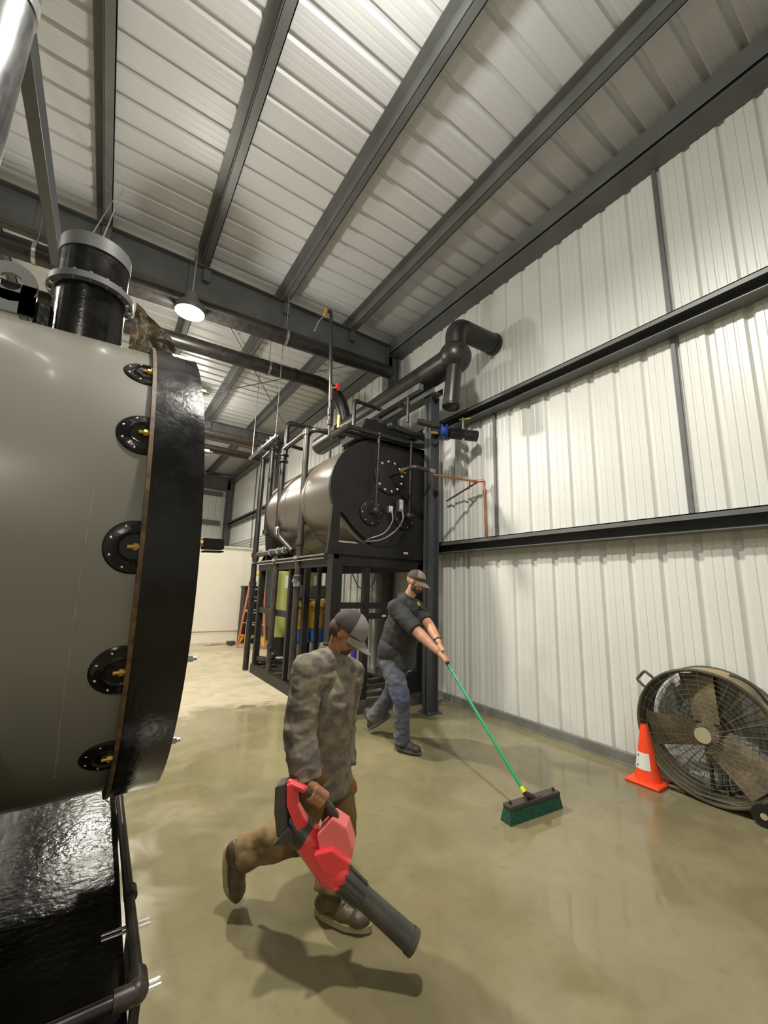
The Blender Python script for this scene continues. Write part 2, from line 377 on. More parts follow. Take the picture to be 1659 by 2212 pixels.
# ---------------------------------------------------------------- near horizontal tank (left)
TY,TZ,TR=2.73,1.73,1.145
X0,X1=.094,.270
tank=thing('horizontal_tank','large grey horizontal tank with glossy black end band and bolt discs, at the left','tank',(0,TY,TZ),rot=(0,math.radians(-1.9),0))
MB().cyl((-4.6,TY,TZ),(X0-.004,TY,TZ),TR-.03,n=128).build('shell','jacket',tank)
MB().lathe((X0,TY,TZ),(1,0,0),[(TR-.10,0),(TR,0),(TR,X1-X0),(TR-.03,X1-X0),(TR-.03,X1-X0-.05),(.0,X1-X0-.05)],128).build('end_band','gloss_black',tank)
MB().lathe((X0-.012,TY,TZ),(1,0,0),[(TR-.05,0),(TR+.004,0),(TR+.004,.014),(TR-.05,.014),(TR-.05,0)],128).build('seam_strip','rust_edge',tank)
def on_tank(el):   # point on the jacket nearest the viewpoint for a given elevation slope
    d=V((0,1,el)).normalized(); o=V((0,-TY,H-TZ)); R=TR-.03
    b=o.dot(d); disc=b*b-(o.dot(o)-R*R)
    t=-b-math.sqrt(max(disc,0)); p=CAM+d*t; n=V((0,p.y-TY,p.z-TZ)).normalized(); return p,n
for el in (.455,.315,.07,-.175,-.330):
    p,n=on_tank(el); p=V((.068,p.y,p.z))-n*.006
    d=MB(); d.lathe(p,n,[(0,.014),(.042,.014),(.049,.020),(.056,.014),(.085,.011),(.090,.006),(.090,-.02)],36); do=d.build('access_disc','gloss_black',tank); r=sub(do,tank)
    u=V((1,0,0)); w_=n.cross(u)
    for k in range(8):
        a=math.pi*(k+.5)/4; c=p+(u*math.cos(a)+w_*math.sin(a))*.073+n*.011
        MB().ell(c,(.0055,.0055,.004),(u,w_,n),10,6).build('screw','steelshiny',r)
    # brass eye bolt reaching through the band flange
    MB().cyl(p+n*.018+V((-.02,0,0)),p+n*.018+V((.03,0,0)),.0075,n=10).cyl(p+n*.018+V((-.003,0,0)),p+n*.018+V((.010,0,0)),.013,n=6).cyl(p+n*.018+V((.012,0,0)),p+n*.018+V((.03,0,0)),.011,n=12).build('clamp_bolt','brass',tank)
def rim(el,out=0.):
    d=V((0,1,el)).normalized(); o=V((0,-TY,H-TZ)); b=o.dot(d); c=o.dot(o)-TR*TR
    p=CAM+d*(-b-math.sqrt(max(b*b-c,0))); n=V((0,p.y-TY,p.z-TZ)).normalized(); return V((X1,p.y,p.z))-n*.03
for el in (.46,.31,-.175,-.34):
    p=rim(el); MB().cyl(p,p+V((.022,0,0)),.012,n=6).cyl(p+V((.022,0,0)),p+V((.035,0,0)),.007,n=10).build('rim_bolt','galv',tank)
p=rim(.085); MB().obox(p+V((.045,-.012,0)),(.035,0,0),(0,.03,0),(0,0,.020)).obox(p+V((.045,-.012,-.028)),(.035,0,0),(0,.028,0),(0,0,.003)).build('hinge_bracket','matte_black',tank,bevel=.004)
MB().cyl(p+V((.0,-.02,0)),p+V((.020,-.02,0)),.013,n=6).build('hinge_bolt','brass',tank)
sp=[]
for i in range(30):
    t_=i/29; zz=1.91-1.0*t_; Rj=TR-.03+.0004; yy=TY-math.sqrt(max(Rj*Rj-(zz-TZ)**2,0)); sp.append(V((-.062-.022*t_+.0015*math.sin(i*1.3),yy,zz)))
sv=[];sf=[]
for i,p_ in enumerate(sp):
    w_=.0022*(.35+abs(math.sin(i*.9)))
    sv+=[p_+V((-w_,0,0)),p_+V((w_,0,0))]
for i in range(len(sp)-1): sf.append((2*i,2*i+1,2*i+3,2*i+2))
MB().add(sv,sf).build('scratch_mark','scratch',tank,fix=False)
# lifting eye on top
def eye(x,y,z,R=.105,h=.046,t=.022):
    mb=MB(); out=[];n=28
    mb.lathe((x,y,z),(0,1,0),[(h,-t/2),(R,-t/2),(R,t/2),(h,t/2),(h,-t/2)],n)
    mb.box(x-R,x-h*.9,y-t/2,y+t/2,z-.16,z).box(x+h*.9,x+R,y-t/2,y+t/2,z-.16,z).box(x-R,x+R,y-t/2,y+t/2,z-.16,z-.05); return mb
eye(-.53,2.55,3.07).build('lifting_eye','steel',tank)
# top nozzle with bolted flange
nx,ny=-.212,2.62
MB().cyl((nx,ny,2.76),(nx,ny,3.15),.163,n=48).build('nozzle_neck','gloss_black',tank)
fl=MB().lathe((nx,ny,3.15),(0,0,1),[(.15,0),(.200,0),(.200,.035),(.15,.035)],48).build('nozzle_flange','steel',tank)
fr=sub(fl,tank)
for k in range(16):
    a=2*math.pi*k/16; MB().cyl((nx+.183*math.cos(a),ny+.183*math.sin(a),3.138),(nx+.183*math.cos(a),ny+.183*math.sin(a),3.197),.0085,n=8).build('flange_bolt','galv',fr)
MB().lathe((nx,ny,3.185),(0,0,1),[(.16,0),(.163,.0),(.163,.18),(.160,.18),(.160,.0)],48).build('nozzle_collar','gloss_black',tank)
MB().lathe((nx,ny,3.36),(0,0,1),[(.156,0),(.168,0),(.168,.08),(.156,.08),(.156,0)],48).build('nozzle_rim','steel',tank)
# small pad between eye and nozzle
MB().obox((-.40,2.6,2.93),(.035,0,0),(0,.03,0),(0,0,.09)).build('small_nozzle','gloss_black',tank,bevel=.006)
# crumpled plastic on the tank top beside the nozzle
mb=MB(); nx_,ny_=22,10; vs=[];fs=[]
for j in range(ny_+1):
    for i in range(nx_+1):
        u=i/nx_; v=j/ny_
        a=aty(296,655,2.40).lerp(aty(275,760,2.40),v); b_=aty(378,742,2.34).lerp(aty(372,765,2.36),v)
        p=a.lerp(b_,u)
        n=noise.noise_vector(p*9)*.02+noise.noise_vector(p*26)*.009
        p=p+V((n.x*.5,-abs(n.y)*1.2,n.z*.6)); vs.append(p)
for j in range(ny_):
    for i in range(nx_): a=j*(nx_+1)+i; fs.append((a,a+1,a+nx_+2,a+nx_+1))
k=len(vs); vs2=[p+V((0,.05,0)) for p in vs]
mb.add(vs+vs2,fs+[tuple(k+i for i in f[::-1]) for f in fs])
E_=[i for i in range(nx_+1)]; mb.f+=[(E_[i],E_[i]+k,E_[i+1]+k,E_[i+1]) for i in range(nx_)]
solo(mb,'plastic_sheet','camobag','crumpled brown plastic sheeting draped beside the black nozzle on the grey tank','plastic sheet')
# skid under the tank
skid=thing('tank_skid','glossy black steel skid deck under the big grey tank','skid',(-1.5,2.4,0))
mb=MB(); nxs,nys=40,40; vs=[];fs=[]
for j in range(nys+1):
    for i in range(nxs+1):
        x=-4.6+(4.825)*i/nxs; y=1.0+3.2*j/nys
        vs.append((x,y,.30+.006*noise.noise(V((x*3,y*3,0)))))
for j in range(nys):
    for i in range(nxs): a=j*(nxs+1)+i; fs.append((a,a+1,a+nxs+2,a+nxs+1))
mb.add(vs,fs); mb.box(-4.6,.22,1.0,4.2,.18,.292)
mb.build('deck_plate','deckblack',skid)
MB().box(.06,.15,1.0,4.2,0,.18).box(-4.5,-4.4,1.0,4.2,0,.18).box(-4.6,.10,1.02,1.1,0,.18).box(-4.6,.10,4.1,4.2,0,.18).build('rail','gloss_black',skid,smooth=False)
for xx in (-.35,-3.6):
    mb=MB(); pts=[(xx,TY-.95,.29),(xx,TY+.95,.29)]
    for k in range(13):
        a=math.radians(-30-120*k/12); pts.append((xx,TY+math.cos(a)*(TR-.03),TZ+math.sin(a)*(TR-.03)))
    mb.prism(pts,(.12,0,0)).build('saddle','gloss_black',skid,smooth=False)
# pipe rail along the skid edge
mb=MB(); zp=.40; xp=.2*(H-zp); yp=1.335*(H-zp)
rp=thing('skid_pipe','black iron pipe along the tank skid edge, turning with an elbow near the floor','pipe',(xp,2.2,zp-.05))
mb.pipe([(xp-.02,3.6,zp),(xp,yp,zp),(-1.2,yp-.01,zp)],.0185,bend=.05).build('pipe_run','pipe_black',rp)
MB().ell((xp-.004,yp+.004,zp),(.032,.032,.031)).cyl((xp,yp+.01,zp),(xp,yp+.065,zp),.028,n=20).cyl((xp-.065,yp,zp),(xp-.01,yp,zp),.028,n=20).build('elbow_fitting','pipe_brown',rp)
MB().cyl((xp,2.05,zp),(xp,2.10,zp),.024,n=20).build('coupling','pipe_black',rp)
mb=MB()
for dy in (-.012,.012): mb.cyl((xp-.10,yp+.04+dy,zp-.025),(xp+.065,yp+.04+dy,zp-.025),.005,n=8).cyl((xp-.09,1.93+dy,zp-.03),(xp+.06,1.93+dy,zp-.03),.005,n=8)
mb.build('clamp_rod','steelshiny',rp)
for yy_ in (yp+.04,1.93,3.0):
    MB().box(xp-.012,xp+.012,yy_-.02,yy_+.02,0,zp-.02).build('stand','pipe_black',rp)
# ---------------------------------------------------------------- silver flue pipe and long duct, top left
fp=thing('flue_pipe','shiny silver flue pipe rising at the top left corner','pipe',(-.95,2.3,2.7))
MB().sweep([(-.86,2.50,2.80),(-.825,2.42,3.6),(-.80,2.36,4.50)],.150,32).build('pipe','stainpipe',fp)
MB().cyl((-.802,2.363,4.42),(-.800,2.358,4.49),.157,n=32).build('seam_band','galv',fp)
MB().sweep([(-.80,2.36,4.50),(-.79,2.30,4.68),(-.78,2.16,4.84),(-.77,1.95,4.92),(-.77,1.4,4.95),(-.77,.6,4.95)],.150,32).build('elbow','stainpipe',fp)
solo(MB().obox((-.985,3.3,5.5),(.05,0,0),(0,3.6,0),(0,0,.11)),'duct_beam','bluesteel','broad dark grey beam running under the rafter at the upper left, behind the silver pipe','beam',bevel=.005)
mb=MB().cyl((-.33,2.62,3.45),(-.50,5.6,6.40),.004,n=6); solo(mb,'hanging_cable','galv','thin cable rising from the black nozzle, left one','cable','cables above the nozzle')
mb=MB().cyl((-.27,2.62,3.45),(-.42,5.4,6.40),.004,n=6); solo(mb,'hanging_cable','galv','thin cable rising from the black nozzle, right one','cable','cables above the nozzle')
# ---------------------------------------------------------------- overhead pipes
def hanger(t,x,y,z,r,top):
    MB().lathe((x,y,z),(1,0,0),[(r+.003,-.02),(r+.012,-.02),(r+.012,.02),(r+.003,.02),(r+.003,-.02)],24).build('clevis','galv',t)
    MB().cyl((x,y,z+r),(x,y,top),.006,n=8).build('rod','galv',t)
p1=thing('overhead_pipe','upper black overhead pipe slung below the nearest rafter on silver clevis hangers','pipe',(1.5,6.0,5.5),'overhead black pipes')
MB().cyl((-3.6,6.02,5.40),(4.05,6.0,5.70),.125,n=32).build('pipe_run','pipe_black',p1)
for xx in (1.97,-1.2): hanger(p1,xx,6.01,5.40+(xx+3.6)*.0392,.125,6.41)
p2=thing('overhead_pipe','lower black overhead pipe that bends down into the top of the brown tank','pipe',(1.9,7.0,4.6),'overhead black pipes')
MB().pipe([(-3.6,7.0,5.40),(3.50,7.0,5.60),(3.86,7.0,4.15)],.125,bend=.55,n=28,steps=12).build('pipe_run','pipe_black',p2)
hanger(p2,2.02,7.0,5.545,.125,6.41)
MB().lathe((2.52,7.0,5.57),(1,0,0),[(.128,-.02),(.137,-.02),(.137,.02),(.128,.02),(.128,-.02)],24).build('clamp','pipe_black',p2)
ss=thing('strut_trapeze','silver slotted strut hanging on two thin rods left of the brown tank','pipe hanger',(2.0,6.9,3.95))
MB().box(1.98,2.02,6.15,7.66,3.95,3.955).box(1.98,1.984,6.15,7.66,3.95,3.99).box(2.016,2.02,6.15,7.66,3.95,3.99).build('strut','galv',ss,smooth=False)
for yy_,zt in ((6.22,5.45),(7.5,5.45)):
    MB().cyl((2.0,yy_,3.93),(2.0,yy_,6.40),.0055,n=8).build('rod','galv',ss)
    MB().cyl((2.0,yy_,3.985),(2.0,yy_,4.01),.018,n=6).build('nut','galv',ss)
for yy_ in (6.45,6.62,6.95,7.1): MB().box(1.985,2.015,yy_-.012,yy_+.012,3.99,4.04).build('strut_clip','galv',ss)
for (a,b,r,mm,nm) in (((-3,7.97,4.40),(2.62,7.97,4.40),.085,'pipe_brown','upper of two brown pipes reaching from the left toward the brown tank frame'),
                      ((-3,8.70,4.34),(2.62,8.70,4.34),.085,'pipe_brown','lower of two brown pipes with a bright top edge reaching toward the tank frame')):
    t=thing('overhead_pipe',nm,'pipe',((a[0]+b[0])/2,a[1],a[2]-r),'brown pipes left of the tank frame')
    MB().cyl(a,b,r,n=24).build('pipe_run',mm,t); MB().ell(b,(r*1.15,)*3).build('end_elbow','pipe_black',t)
# ---------------------------------------------------------------- tank stand with brown tank
SX0,SX1,SY0,SY1=2.50,4.02,4.87,8.05
st=thing('equipment_stand','tall black steel stand carrying the brown tank, with grated base','steel stand',(3.25,6.4,0))
ZD=1.98
def post(x,y,w=.12,d=.12,z1=ZD,z0=0): return MB().box(x-w/2,x+w/2,y-d/2,y+d/2,z0,z1).build('post','matte_black',st,smooth=False)
post(2.53,4.93,.15,.15); post(3.96,4.93,.12,.12); post(2.53,7.98,.10,.10); post(3.96,7.98,.10,.10)
post(2.53,6.45,.08,.08); post(3.02,4.93,.09,.09); post(2.80,6.45,.09,.09); post(3.35,7.98,.1,.1)
post(3.96,6.45,.1,.1); post(3.0,6.4,.06,.06)
MB().box(SX0-.02,SX1+.02,SY0,SY0+.10,ZD-.08,ZD+.06).build('deck_beam','matte_black',st,smooth=False)
MB().box(SX0-.02,SX1+.02,SY1-.10,SY1,ZD-.08,ZD+.06).build('deck_beam','matte_black',st,smooth=False)
MB().box(SX0-.03,SX0+.05,SY0,SY1,ZD-.10,ZD+.06).build('deck_beam','matte_black',st,smooth=False)
MB().box(SX1-.05,SX1+.03,SY0,SY1,ZD-.10,ZD+.06).build('deck_beam','matte_black',st,smooth=False)
MB().box(SX0-.075,SX0-.035,SY0+.2,SY1,ZD+.055,ZD+.075).box(SX0-.075,SX0-.035,SY0+.2,SY1,ZD+.005,ZD+.02).build('side_strut','galv',st,smooth=False)
for z0,z1,y,nm in ((1.33,1.41,4.92,'mid_rail'),(1.19,1.27,4.90,'mid_rail')):
    MB().box(SX0+.02,SX1,y-.03,y+.03,z0,z1).build(nm,'matte_black',st,smooth=False)
MB().box(SX0+.0,SX0+.06,6.45,SY1,1.10,1.20).build('mid_rail','matte_black',st,smooth=False)
# base frame and cross channels
MB().box(SX0-.03,SX0+.05,SY0-.02,SY1+.02,0,.16).build('base_beam','matte_black',st,smooth=False)
MB().box(SX1-.05,SX1+.03,SY0-.02,SY1+.02,0,.16).build('base_beam','matte_black',st,smooth=False)
MB().box(SX0+.05,SX1-.05,SY0-.02,SY0+.06,0,.16).build('base_beam','steel_brown',st,smooth=False)
MB().box(SX0+.05,SX1-.05,SY1-.06,SY1+.02,0,.16).build('base_beam','matte_black',st,smooth=False)
for i in range(8):
    y=5.22+.36*i; MB().box(SX0+.05,SX1-.05,y-.04,y+.04,.10,.16).build('cross_channel','steel_brown',st,smooth=False)
MB().box(3.5,3.95,4.86,4.90,.16,.45).build('kick_plate','matte_black',st,smooth=False)
# brown tank
TXc,TZc,TRR=3.24,2.98,.82
bt=thing('brown_tank','brown cylindrical tank with dark round end plate on top of the black stand','tank',(TXc,6.4,ZD+.06))
MB().cyl((TXc,4.90,TZc),(TXc,7.80,TZc),TRR,n=96).build('shell','tan_tank',bt)
MB().lathe((TXc,7.8,TZc),(0,1,0),[(TRR,0),(TRR*.92,.10),(TRR*.7,.19),(.0,.24)],64).build('dished_end','tan_tank',bt)
for yy_ in (5.9,6.75):   # wrapped seams of the jacket
    MB().lathe((TXc,yy_,TZc),(0,1,0),[(TRR-.01,-.012),(TRR+.006,-.008),(TRR+.006,.008),(TRR-.01,.012)],96).build('seam_band','tan_tank',bt)
# front end plate with saddle cut-out (outline then hole, solid thickness)
y0,y1=4.84,4.90
zt=TZc+.80
def plate(y0,y1):
    o=[]
    o.append((2.36,2.04)); o.append((2.385,2.30))
    for k in range(0,13):
        a=math.radians(200-110*k/12); o.append((TXc+math.cos(a)*.885,TZc+math.sin(a)*.80))
    o+= [(4.05,TZc+.80),(4.05,2.04)]
    return o
outl=plate(y0,y1)
hole=[(2.52,2.20),(2.53,2.62),(2.62,2.55),(2.72,2.44),(2.84,2.34),(2.98,2.26),(3.01,2.24),(3.01,2.20)]
bm=bmesh.new()
def loopv(pts): 
    vv=[bm.verts.new((p[0]-TXc,y0-6.4,p[1]-(ZD+.06))) for p in pts]
    ee=[bm.edges.new((vv[i],vv[(i+1)%len(vv)])) for i in range(len(vv))]; return ee
e=loopv(outl)+loopv(hole); r=bmesh.ops.triangle_fill(bm,edges=e,use_beauty=True)
fc=[g for g in r['geom'] if isinstance(g,bmesh.types.BMFace)]
ex=bmesh.ops.extrude_face_region(bm,geom=fc); bmesh.ops.translate(bm,verts=[g for g in ex['geom'] if isinstance(g,bmesh.types.BMVert)],vec=(0,y1-y0,0))
bmesh.ops.recalc_face_normals(bm,faces=bm.faces)
me=bpy.data.meshes.new('end_plate'); bm.to_mesh(me); bm.free(); me.materials.append(M['matte_black'])
o=bpy.data.objects.new('end_plate',me); COL.objects.link(o); o.parent=bt.o
MB().box(2.53,3.1,4.95,5.0,2.20,2.235).build('conduit_box','galv',bt)
# rounded skin strip around the front plate rim
MB().box(3.98,4.05,4.84,7.9,2.04,3.6).build('side_panel','matte_black',bt,smooth=False)
# hood on top
mb=MB().prism([(2.78,4.93,3.76),(2.92,4.93,4.10),(3.62,4.93,4.06),(3.92,4.93,3.76)],(0,.5,0)); mb.build('hood','matte_black',bt,smooth=False,bevel=.01)
MB().box(2.36,4.05,4.84,4.95,3.74,3.80).build('top_lip','matte_black',bt,smooth=False)
# rear saddle
MB().prism([(2.5,7.7,2.04),(3.98,7.7,2.04),(3.98,7.7,2.9),(2.42,7.7,2.9)],(0,.06,0)).build('rear_saddle','matte_black',bt,smooth=False)
MB().bar((2.50,7.95,2.05),(2.72,7.95,2.50),.07,.05).build('brace','matte_black',bt,smooth=False)
# big bolted cover
def cover(cx,cz,R,n,rb,pc,boltm,nm,y=4.84,start=0.):
    cv=MB().lathe((cx,y,cz),(0,-1,0),[(0,.03),(R-.01,.03),(R,.024),(R,0)],40).build(nm,'matte_black',bt); r_=sub(cv,bt)
    for k in range(n):
        a=2*math.pi*(k+start)/n; c=V((cx+pc*math.cos(a),y-.03,cz+pc*math.sin(a)))
        MB().ell(c,(rb,rb*.8,rb),n=12,m=8).build('bolt',boltm,r_)
    return r_
cover(3.30,3.235,.265,12,.025,.225,'steelshiny','manway_cover',start=.3)
cover(3.01,2.66,.185,8,.010,.155,'steelshiny','flange_cover',start=.1)
cover(3.59,2.66,.185,8,.010,.155,'steelshiny','flange_cover',start=.4)
for cx in (3.01,3.59): MB().cyl((cx,4.81,2.66),(cx,4.70,2.66),.035,n=16).ell((cx,4.72,2.67),(.05,.05,.05)).build('stub_elbow','pipe_brown',bt)
# drop pipes and header on the front
dp=thing('front_manifold','black iron manifold with two drop pipes on the front plate of the brown tank','pipe',(3.2,4.74,2.66))
MB().pipe([(2.30,4.74,3.62),(2.52,4.74,3.80),(4.0,4.74,3.80)],.035,bend=.08).build('header_pipe','pipe_black',dp)
for cx,zj in ((3.045,2.98),(3.63,2.92)):
    MB().cyl((cx,4.74,3.80),(cx-.02,4.74,2.68),.022,n=14).build('drop_pipe','pipe_black',dp)
    MB().cyl((cx,4.74,3.74),(cx,4.74,3.80),.034,n=14).ell((cx,4.74,3.80),(.046,.046,.046)).build('fitting','pipe_black',dp); MB().cyl((cx-.013,4.74,zj),(cx-.014,4.74,zj+.07),.031,n=14).build('fitting','pipe_black',dp)
MB().cyl((2.36,4.74,3.66),(2.50,4.74,3.79),.040,n=18).cyl((2.27,4.74,3.58),(2.37,4.74,3.67),.044,n=18).build('union','pipe_brown',dp)
MB().cyl((2.38,4.74,3.74),(2.38,4.74,3.92),.022,n=14).build('relief_valve','brass',dp)
MB().cyl((3.22,4.70,3.97),(3.95,4.70,3.92),.050,n=20).ell((3.22,4.70,3.97),(.065,.065,.065)).build('return_pipe','pipe_black',dp)
for cx,cz,w_,h_ in ((3.26,2.72,.035,.05),(3.44,2.80,.035,.09)):
    t=thing('sensor_box',('small square grey switch box, left of two, on the tank end plate' if cx<3.3 else 'taller grey switch box, right of two, on the tank end plate'),'switch box',(cx,4.72,cz-h_),'switch boxes on the end plate')
    bx=MB().box(cx-w_,cx+w_,4.70,4.77,cz-h_,cz+h_).build('box','galv',t,bevel=.004)
    MB().cyl((cx,4.77,cz-h_*.4),(cx,4.84,cz-h_*.4),.018,n=12).build('nipple','pipe_brown',t)
    pts=[(cx,4.69,cz-h_*.5),(cx-.0,4.66,cz-h_-.12),(cx-.12,4.68,cz-h_-.30),(cx-.30,4.76,2.28),(2.92,4.86,2.24)]
    q=[]
    for i in range(25):
        s_=i/24*4; k=min(int(s_),3); f_=s_-k; P=[V(pts[max(k-1,0)]),V(pts[k]),V(pts[k+1]),V(pts[min(k+2,4)])]
        q.append(.5*((2*P[1])+(P[2]-P[0])*f_+(2*P[0]-5*P[1]+4*P[2]-P[3])*f_*f_+(3*P[1]-P[0]-3*P[2]+P[3])*f_**3))
    MB().sweep(q,.010,8).build('flexible_conduit','galv',t)
# label plates
def plate_label(x,y,z,wd,hg,txt,par):
    pl=MB().box(x-wd/2,x+wd/2,y-.004,y,z-hg/2,z+hg/2).build('name_plate','white',par); r_=sub(pl,par)
    for i in range(5):
        xx=x-wd*.32+wd*.16*i; MB().box(xx-wd*.05,xx+wd*.05,y-.0055,y-.004,z-hg*.18,z+hg*.22).build('mark','rubber',r_)
plate_label(3.64,4.84,2.13,.075,.030,'',bt); plate_label(3.30,4.87,1.23,.06,.026,'',st)
# side riser pipes of the stand (left face), each a thing
def riser(y,x,z0,z1,r,mm,nm,extra=None):
    t=thing('riser_pipe',nm,'pipe',(x,y,z0),'riser pipes on the left side of the tank stand')
    MB().cyl((x,y,z0),(x,y,z1),r,n=18).build('pipe_run',mm,t)
    if extra:
        for z in extra: MB().cyl((x,y,z-.04),(x,y,z+.04),r*1.35,n=18).build('coupling',mm,t)
    return t
t=riser(6.05,2.47,.25,4.12,.050,'pipe_brown','tall brown riser pipe nearest on the left side of the tank stand',(2.28,1.72,4.10))
MB().cyl((2.47,6.05,1.60),(2.47,6.05,1.78),.058,n=18).cyl((2.40,6.02,1.68),(2.40,5.98,1.68),.03,n=12).build('gauge_fitting','galv',t)
MB().pipe([(2.47,6.05,4.12),(2.47,7.1,4.10)],.045).ell((2.47,6.05,4.13),(.065,.065,.065)).build('top_arm','pipe_brown',t)
t=riser(7.10,2.46,2.60,4.10,.050,'pipe_black','black riser pipe with a flanged valve near its top beside the brown tank',(3.95,))
MB().lathe((2.46,7.1,3.92),(0,0,1),[(0,-.07),(.10,-.07),(.10,-.05),(.06,-.03),(.06,.03),(.10,.05),(.10,.07),(0,.07)],20).build('valve_body','pipe_black',t)
MB().pipe([(2.46,7.10,2.64),(2.46,6.95,2.45),(2.46,6.3,2.16)],.042,bend=.1).build('angled_leg','pipe_black',t)
MB().cyl((2.46,7.10,2.62),(2.46,7.05,2.48),.062,n=16).build('union','galv',t)
t=riser(7.75,2.46,2.62,4.28,.050,'pipe_black','black riser pipe second from the far end of the tank stand',(2.60,))
MB().ell((2.46,7.75,4.28),(.065,)*3).pipe([(2.46,7.75,4.27),(2.46,8.35,4.22)],.045).build('top_arm','pipe_black',t)
t=riser(8.32,2.46,0.,4.22,.055,'pipe_black','black riser pipe farthest along the left side of the tank stand',(4.18,2.2,1.62))
MB().box(2.40,2.52,8.28,8.36,1.55,1.68).build('pipe_clamp','pipe_brown',t)
t=riser(7.05,2.47,.20,2.12,.048,'pipe_brown','short brown riser pipe in the lower left of the tank stand',(2.0,.6))
MB().pipe([(2.47,7.05,.35),(2.75,7.05,.32)],.05).ell((2.52,7.05,.45),(.07,.07,.07)).build('low_branch','pipe_black',t)
t=thing('return_line','brown insulated pipe lying along the left side of the tank stand deck','pipe',(2.47,7.1,2.1))
MB().pipe([(2.47,8.30,2.06),(2.47,8.2,2.20),(2.47,6.5,2.20)],.050).build('pipe_run','pipe_brown',t)
for y_ in (7.3,6.9,6.62): MB().cyl((2.47,y_,2.2),(2.47,y_+.06,2.2),.066,n=14).build('fitting','galv',t)
for y_ in (6.05,7.05,8.32):
    solo(MB().box(2.405,2.535,y_-.07,y_+.07,2.02,2.07),'pipe_strap','galv','small silver strap holding a riser pipe to the deck rail, '+{6.05:'the nearest',7.05:'the middle one',8.32:'the farthest'}[y_],'pipe strap','silver pipe straps')
t=thing('pipe_loop','black pipe loop arching over the brown tank behind the risers','pipe',(2.8,6.9,3.8))
MB().pipe([(2.48,7.05,4.0),(2.48,7.05,4.62),(3.60,6.9,4.55),(3.60,6.9,4.0)],.040,bend=.10,fit=.25).build('pipe_run','pipe_black',t)
MB().pipe([(2.62,8.0,4.0),(2.62,8.0,4.55),(3.3,8.0,4.5)],.038,bend=.08,fit=.25).build('rear_loop','pipe_black',t)
MB().pipe([(2.46,6.9,4.12),(2.52,5.9,4.12),(3.0,5.6,4.08)],.034,bend=.08,fit=.25).build('side_loop','pipe_black',t)
t=thing('base_piping','dark low piping lying inside the left base of the tank stand','pipe',(2.8,7.3,.16))
MB().pipe([(2.56,7.9,.26),(2.9,7.4,.24),(2.75,6.6,.24),(3.1,6.2,.24)],.055,bend=.1,fit=.25).build('pipe_run','pipe_brown',t)
MB().cyl((2.75,6.9,.24),(2.75,6.9,.42),.07,n=16).build('valve','pipe_black',t)
# vertical gas pipe with red valve
t=thing('gas_pipe','thin tall black pipe with a red round valve handle rising above the brown tank','pipe',(2.36,4.98,3.72))
MB().pipe([(2.37,4.98,3.70),(2.345,4.98,4.34),(2.28,4.98,5.62),(2.20,4.98,5.60)],.024,bend=.05).build('pipe_run','pipe_black',t)
for z0_,z1_ in ((4.22,4.46),(3.86,3.92),(4.0,4.10)): MB().cyl((2.355,4.98,z0_),(2.350,4.98,z1_),.034,n=14).build('union','pipe_brown',t)
vb=MB().cyl((2.36,4.95,4.41),(2.40,4.90,4.41),.012,n=10).build('valve_stem','brass',t)
MB().lathe((2.41,4.89,4.41),(.6,-.8,0),[(.035,-.008),(.052,-.008),(.052,.008),(.035,.008),(.035,-.008)],24).bar((2.375,4.863,4.41),(2.445,4.917,4.41),.012,.012).bar((2.41,4.89,4.37),(2.41,4.89,4.45),.012,.012,(1,0,0)).build('valve_wheel','redvalve',t)
MB().cyl((2.18,4.98,5.50),(2.205,4.98,5.62),.030,n=14).build('brass_fitting','brass',t)
MB().pipe([(2.18,4.98,5.52),(2.09,4.98,5.36),(2.04,4.98,5.20)],.010,bend=.03).build('copper_tail','galv',t)
# ---------------------------------------------------------------- big exhaust header (right of stand, high)
hx,hz=3.67,4.79
t=thing('exhaust_header','thick black exhaust pipe with ball elbow, drop leg and arm through the right wall','pipe',(hx,4.6,3.98))
MB().cyl((hx,3.86,hz),(hx,8.2,hz-.05),.195,n=40).build('main_pipe','pipe_black',t)
MB().ell((hx,3.82,hz+.02),(.228,.228,.228),n=36,m=20).build('ball_elbow','pipe_black',t)
MB().cyl((hx-.03,3.80,hz-.12),(hx-.10,3.80,4.05),.108,n=32).ell((hx-.10,3.80,4.06),(.110,.110,.05)).build('drop_leg','pipe_black',t)
MB().cyl((hx-.095,3.80,4.07),(hx-.10,3.80,4.03),.118,n=32).build('end_cap','matte_black',t)
MB().pipe([(hx,3.80,hz+.1),(hx,3.80,5.26),(WX-.05,3.80,5.30)],.148,bend=.22,n=32,steps=10).build('wall_arm','pipe_black',t)
MB().lathe((WX-.06,3.80,5.30),(1,0,0),[(.148,-.02),(.160,-.02),(.160,.04),(.148,.04)],32).build('arm_collar','pipe_black',t)
MB().cyl((hx,4.9,hz-.19),(hx,4.97,hz-.19),.03,n=10).build('drain_plug','galv',t)
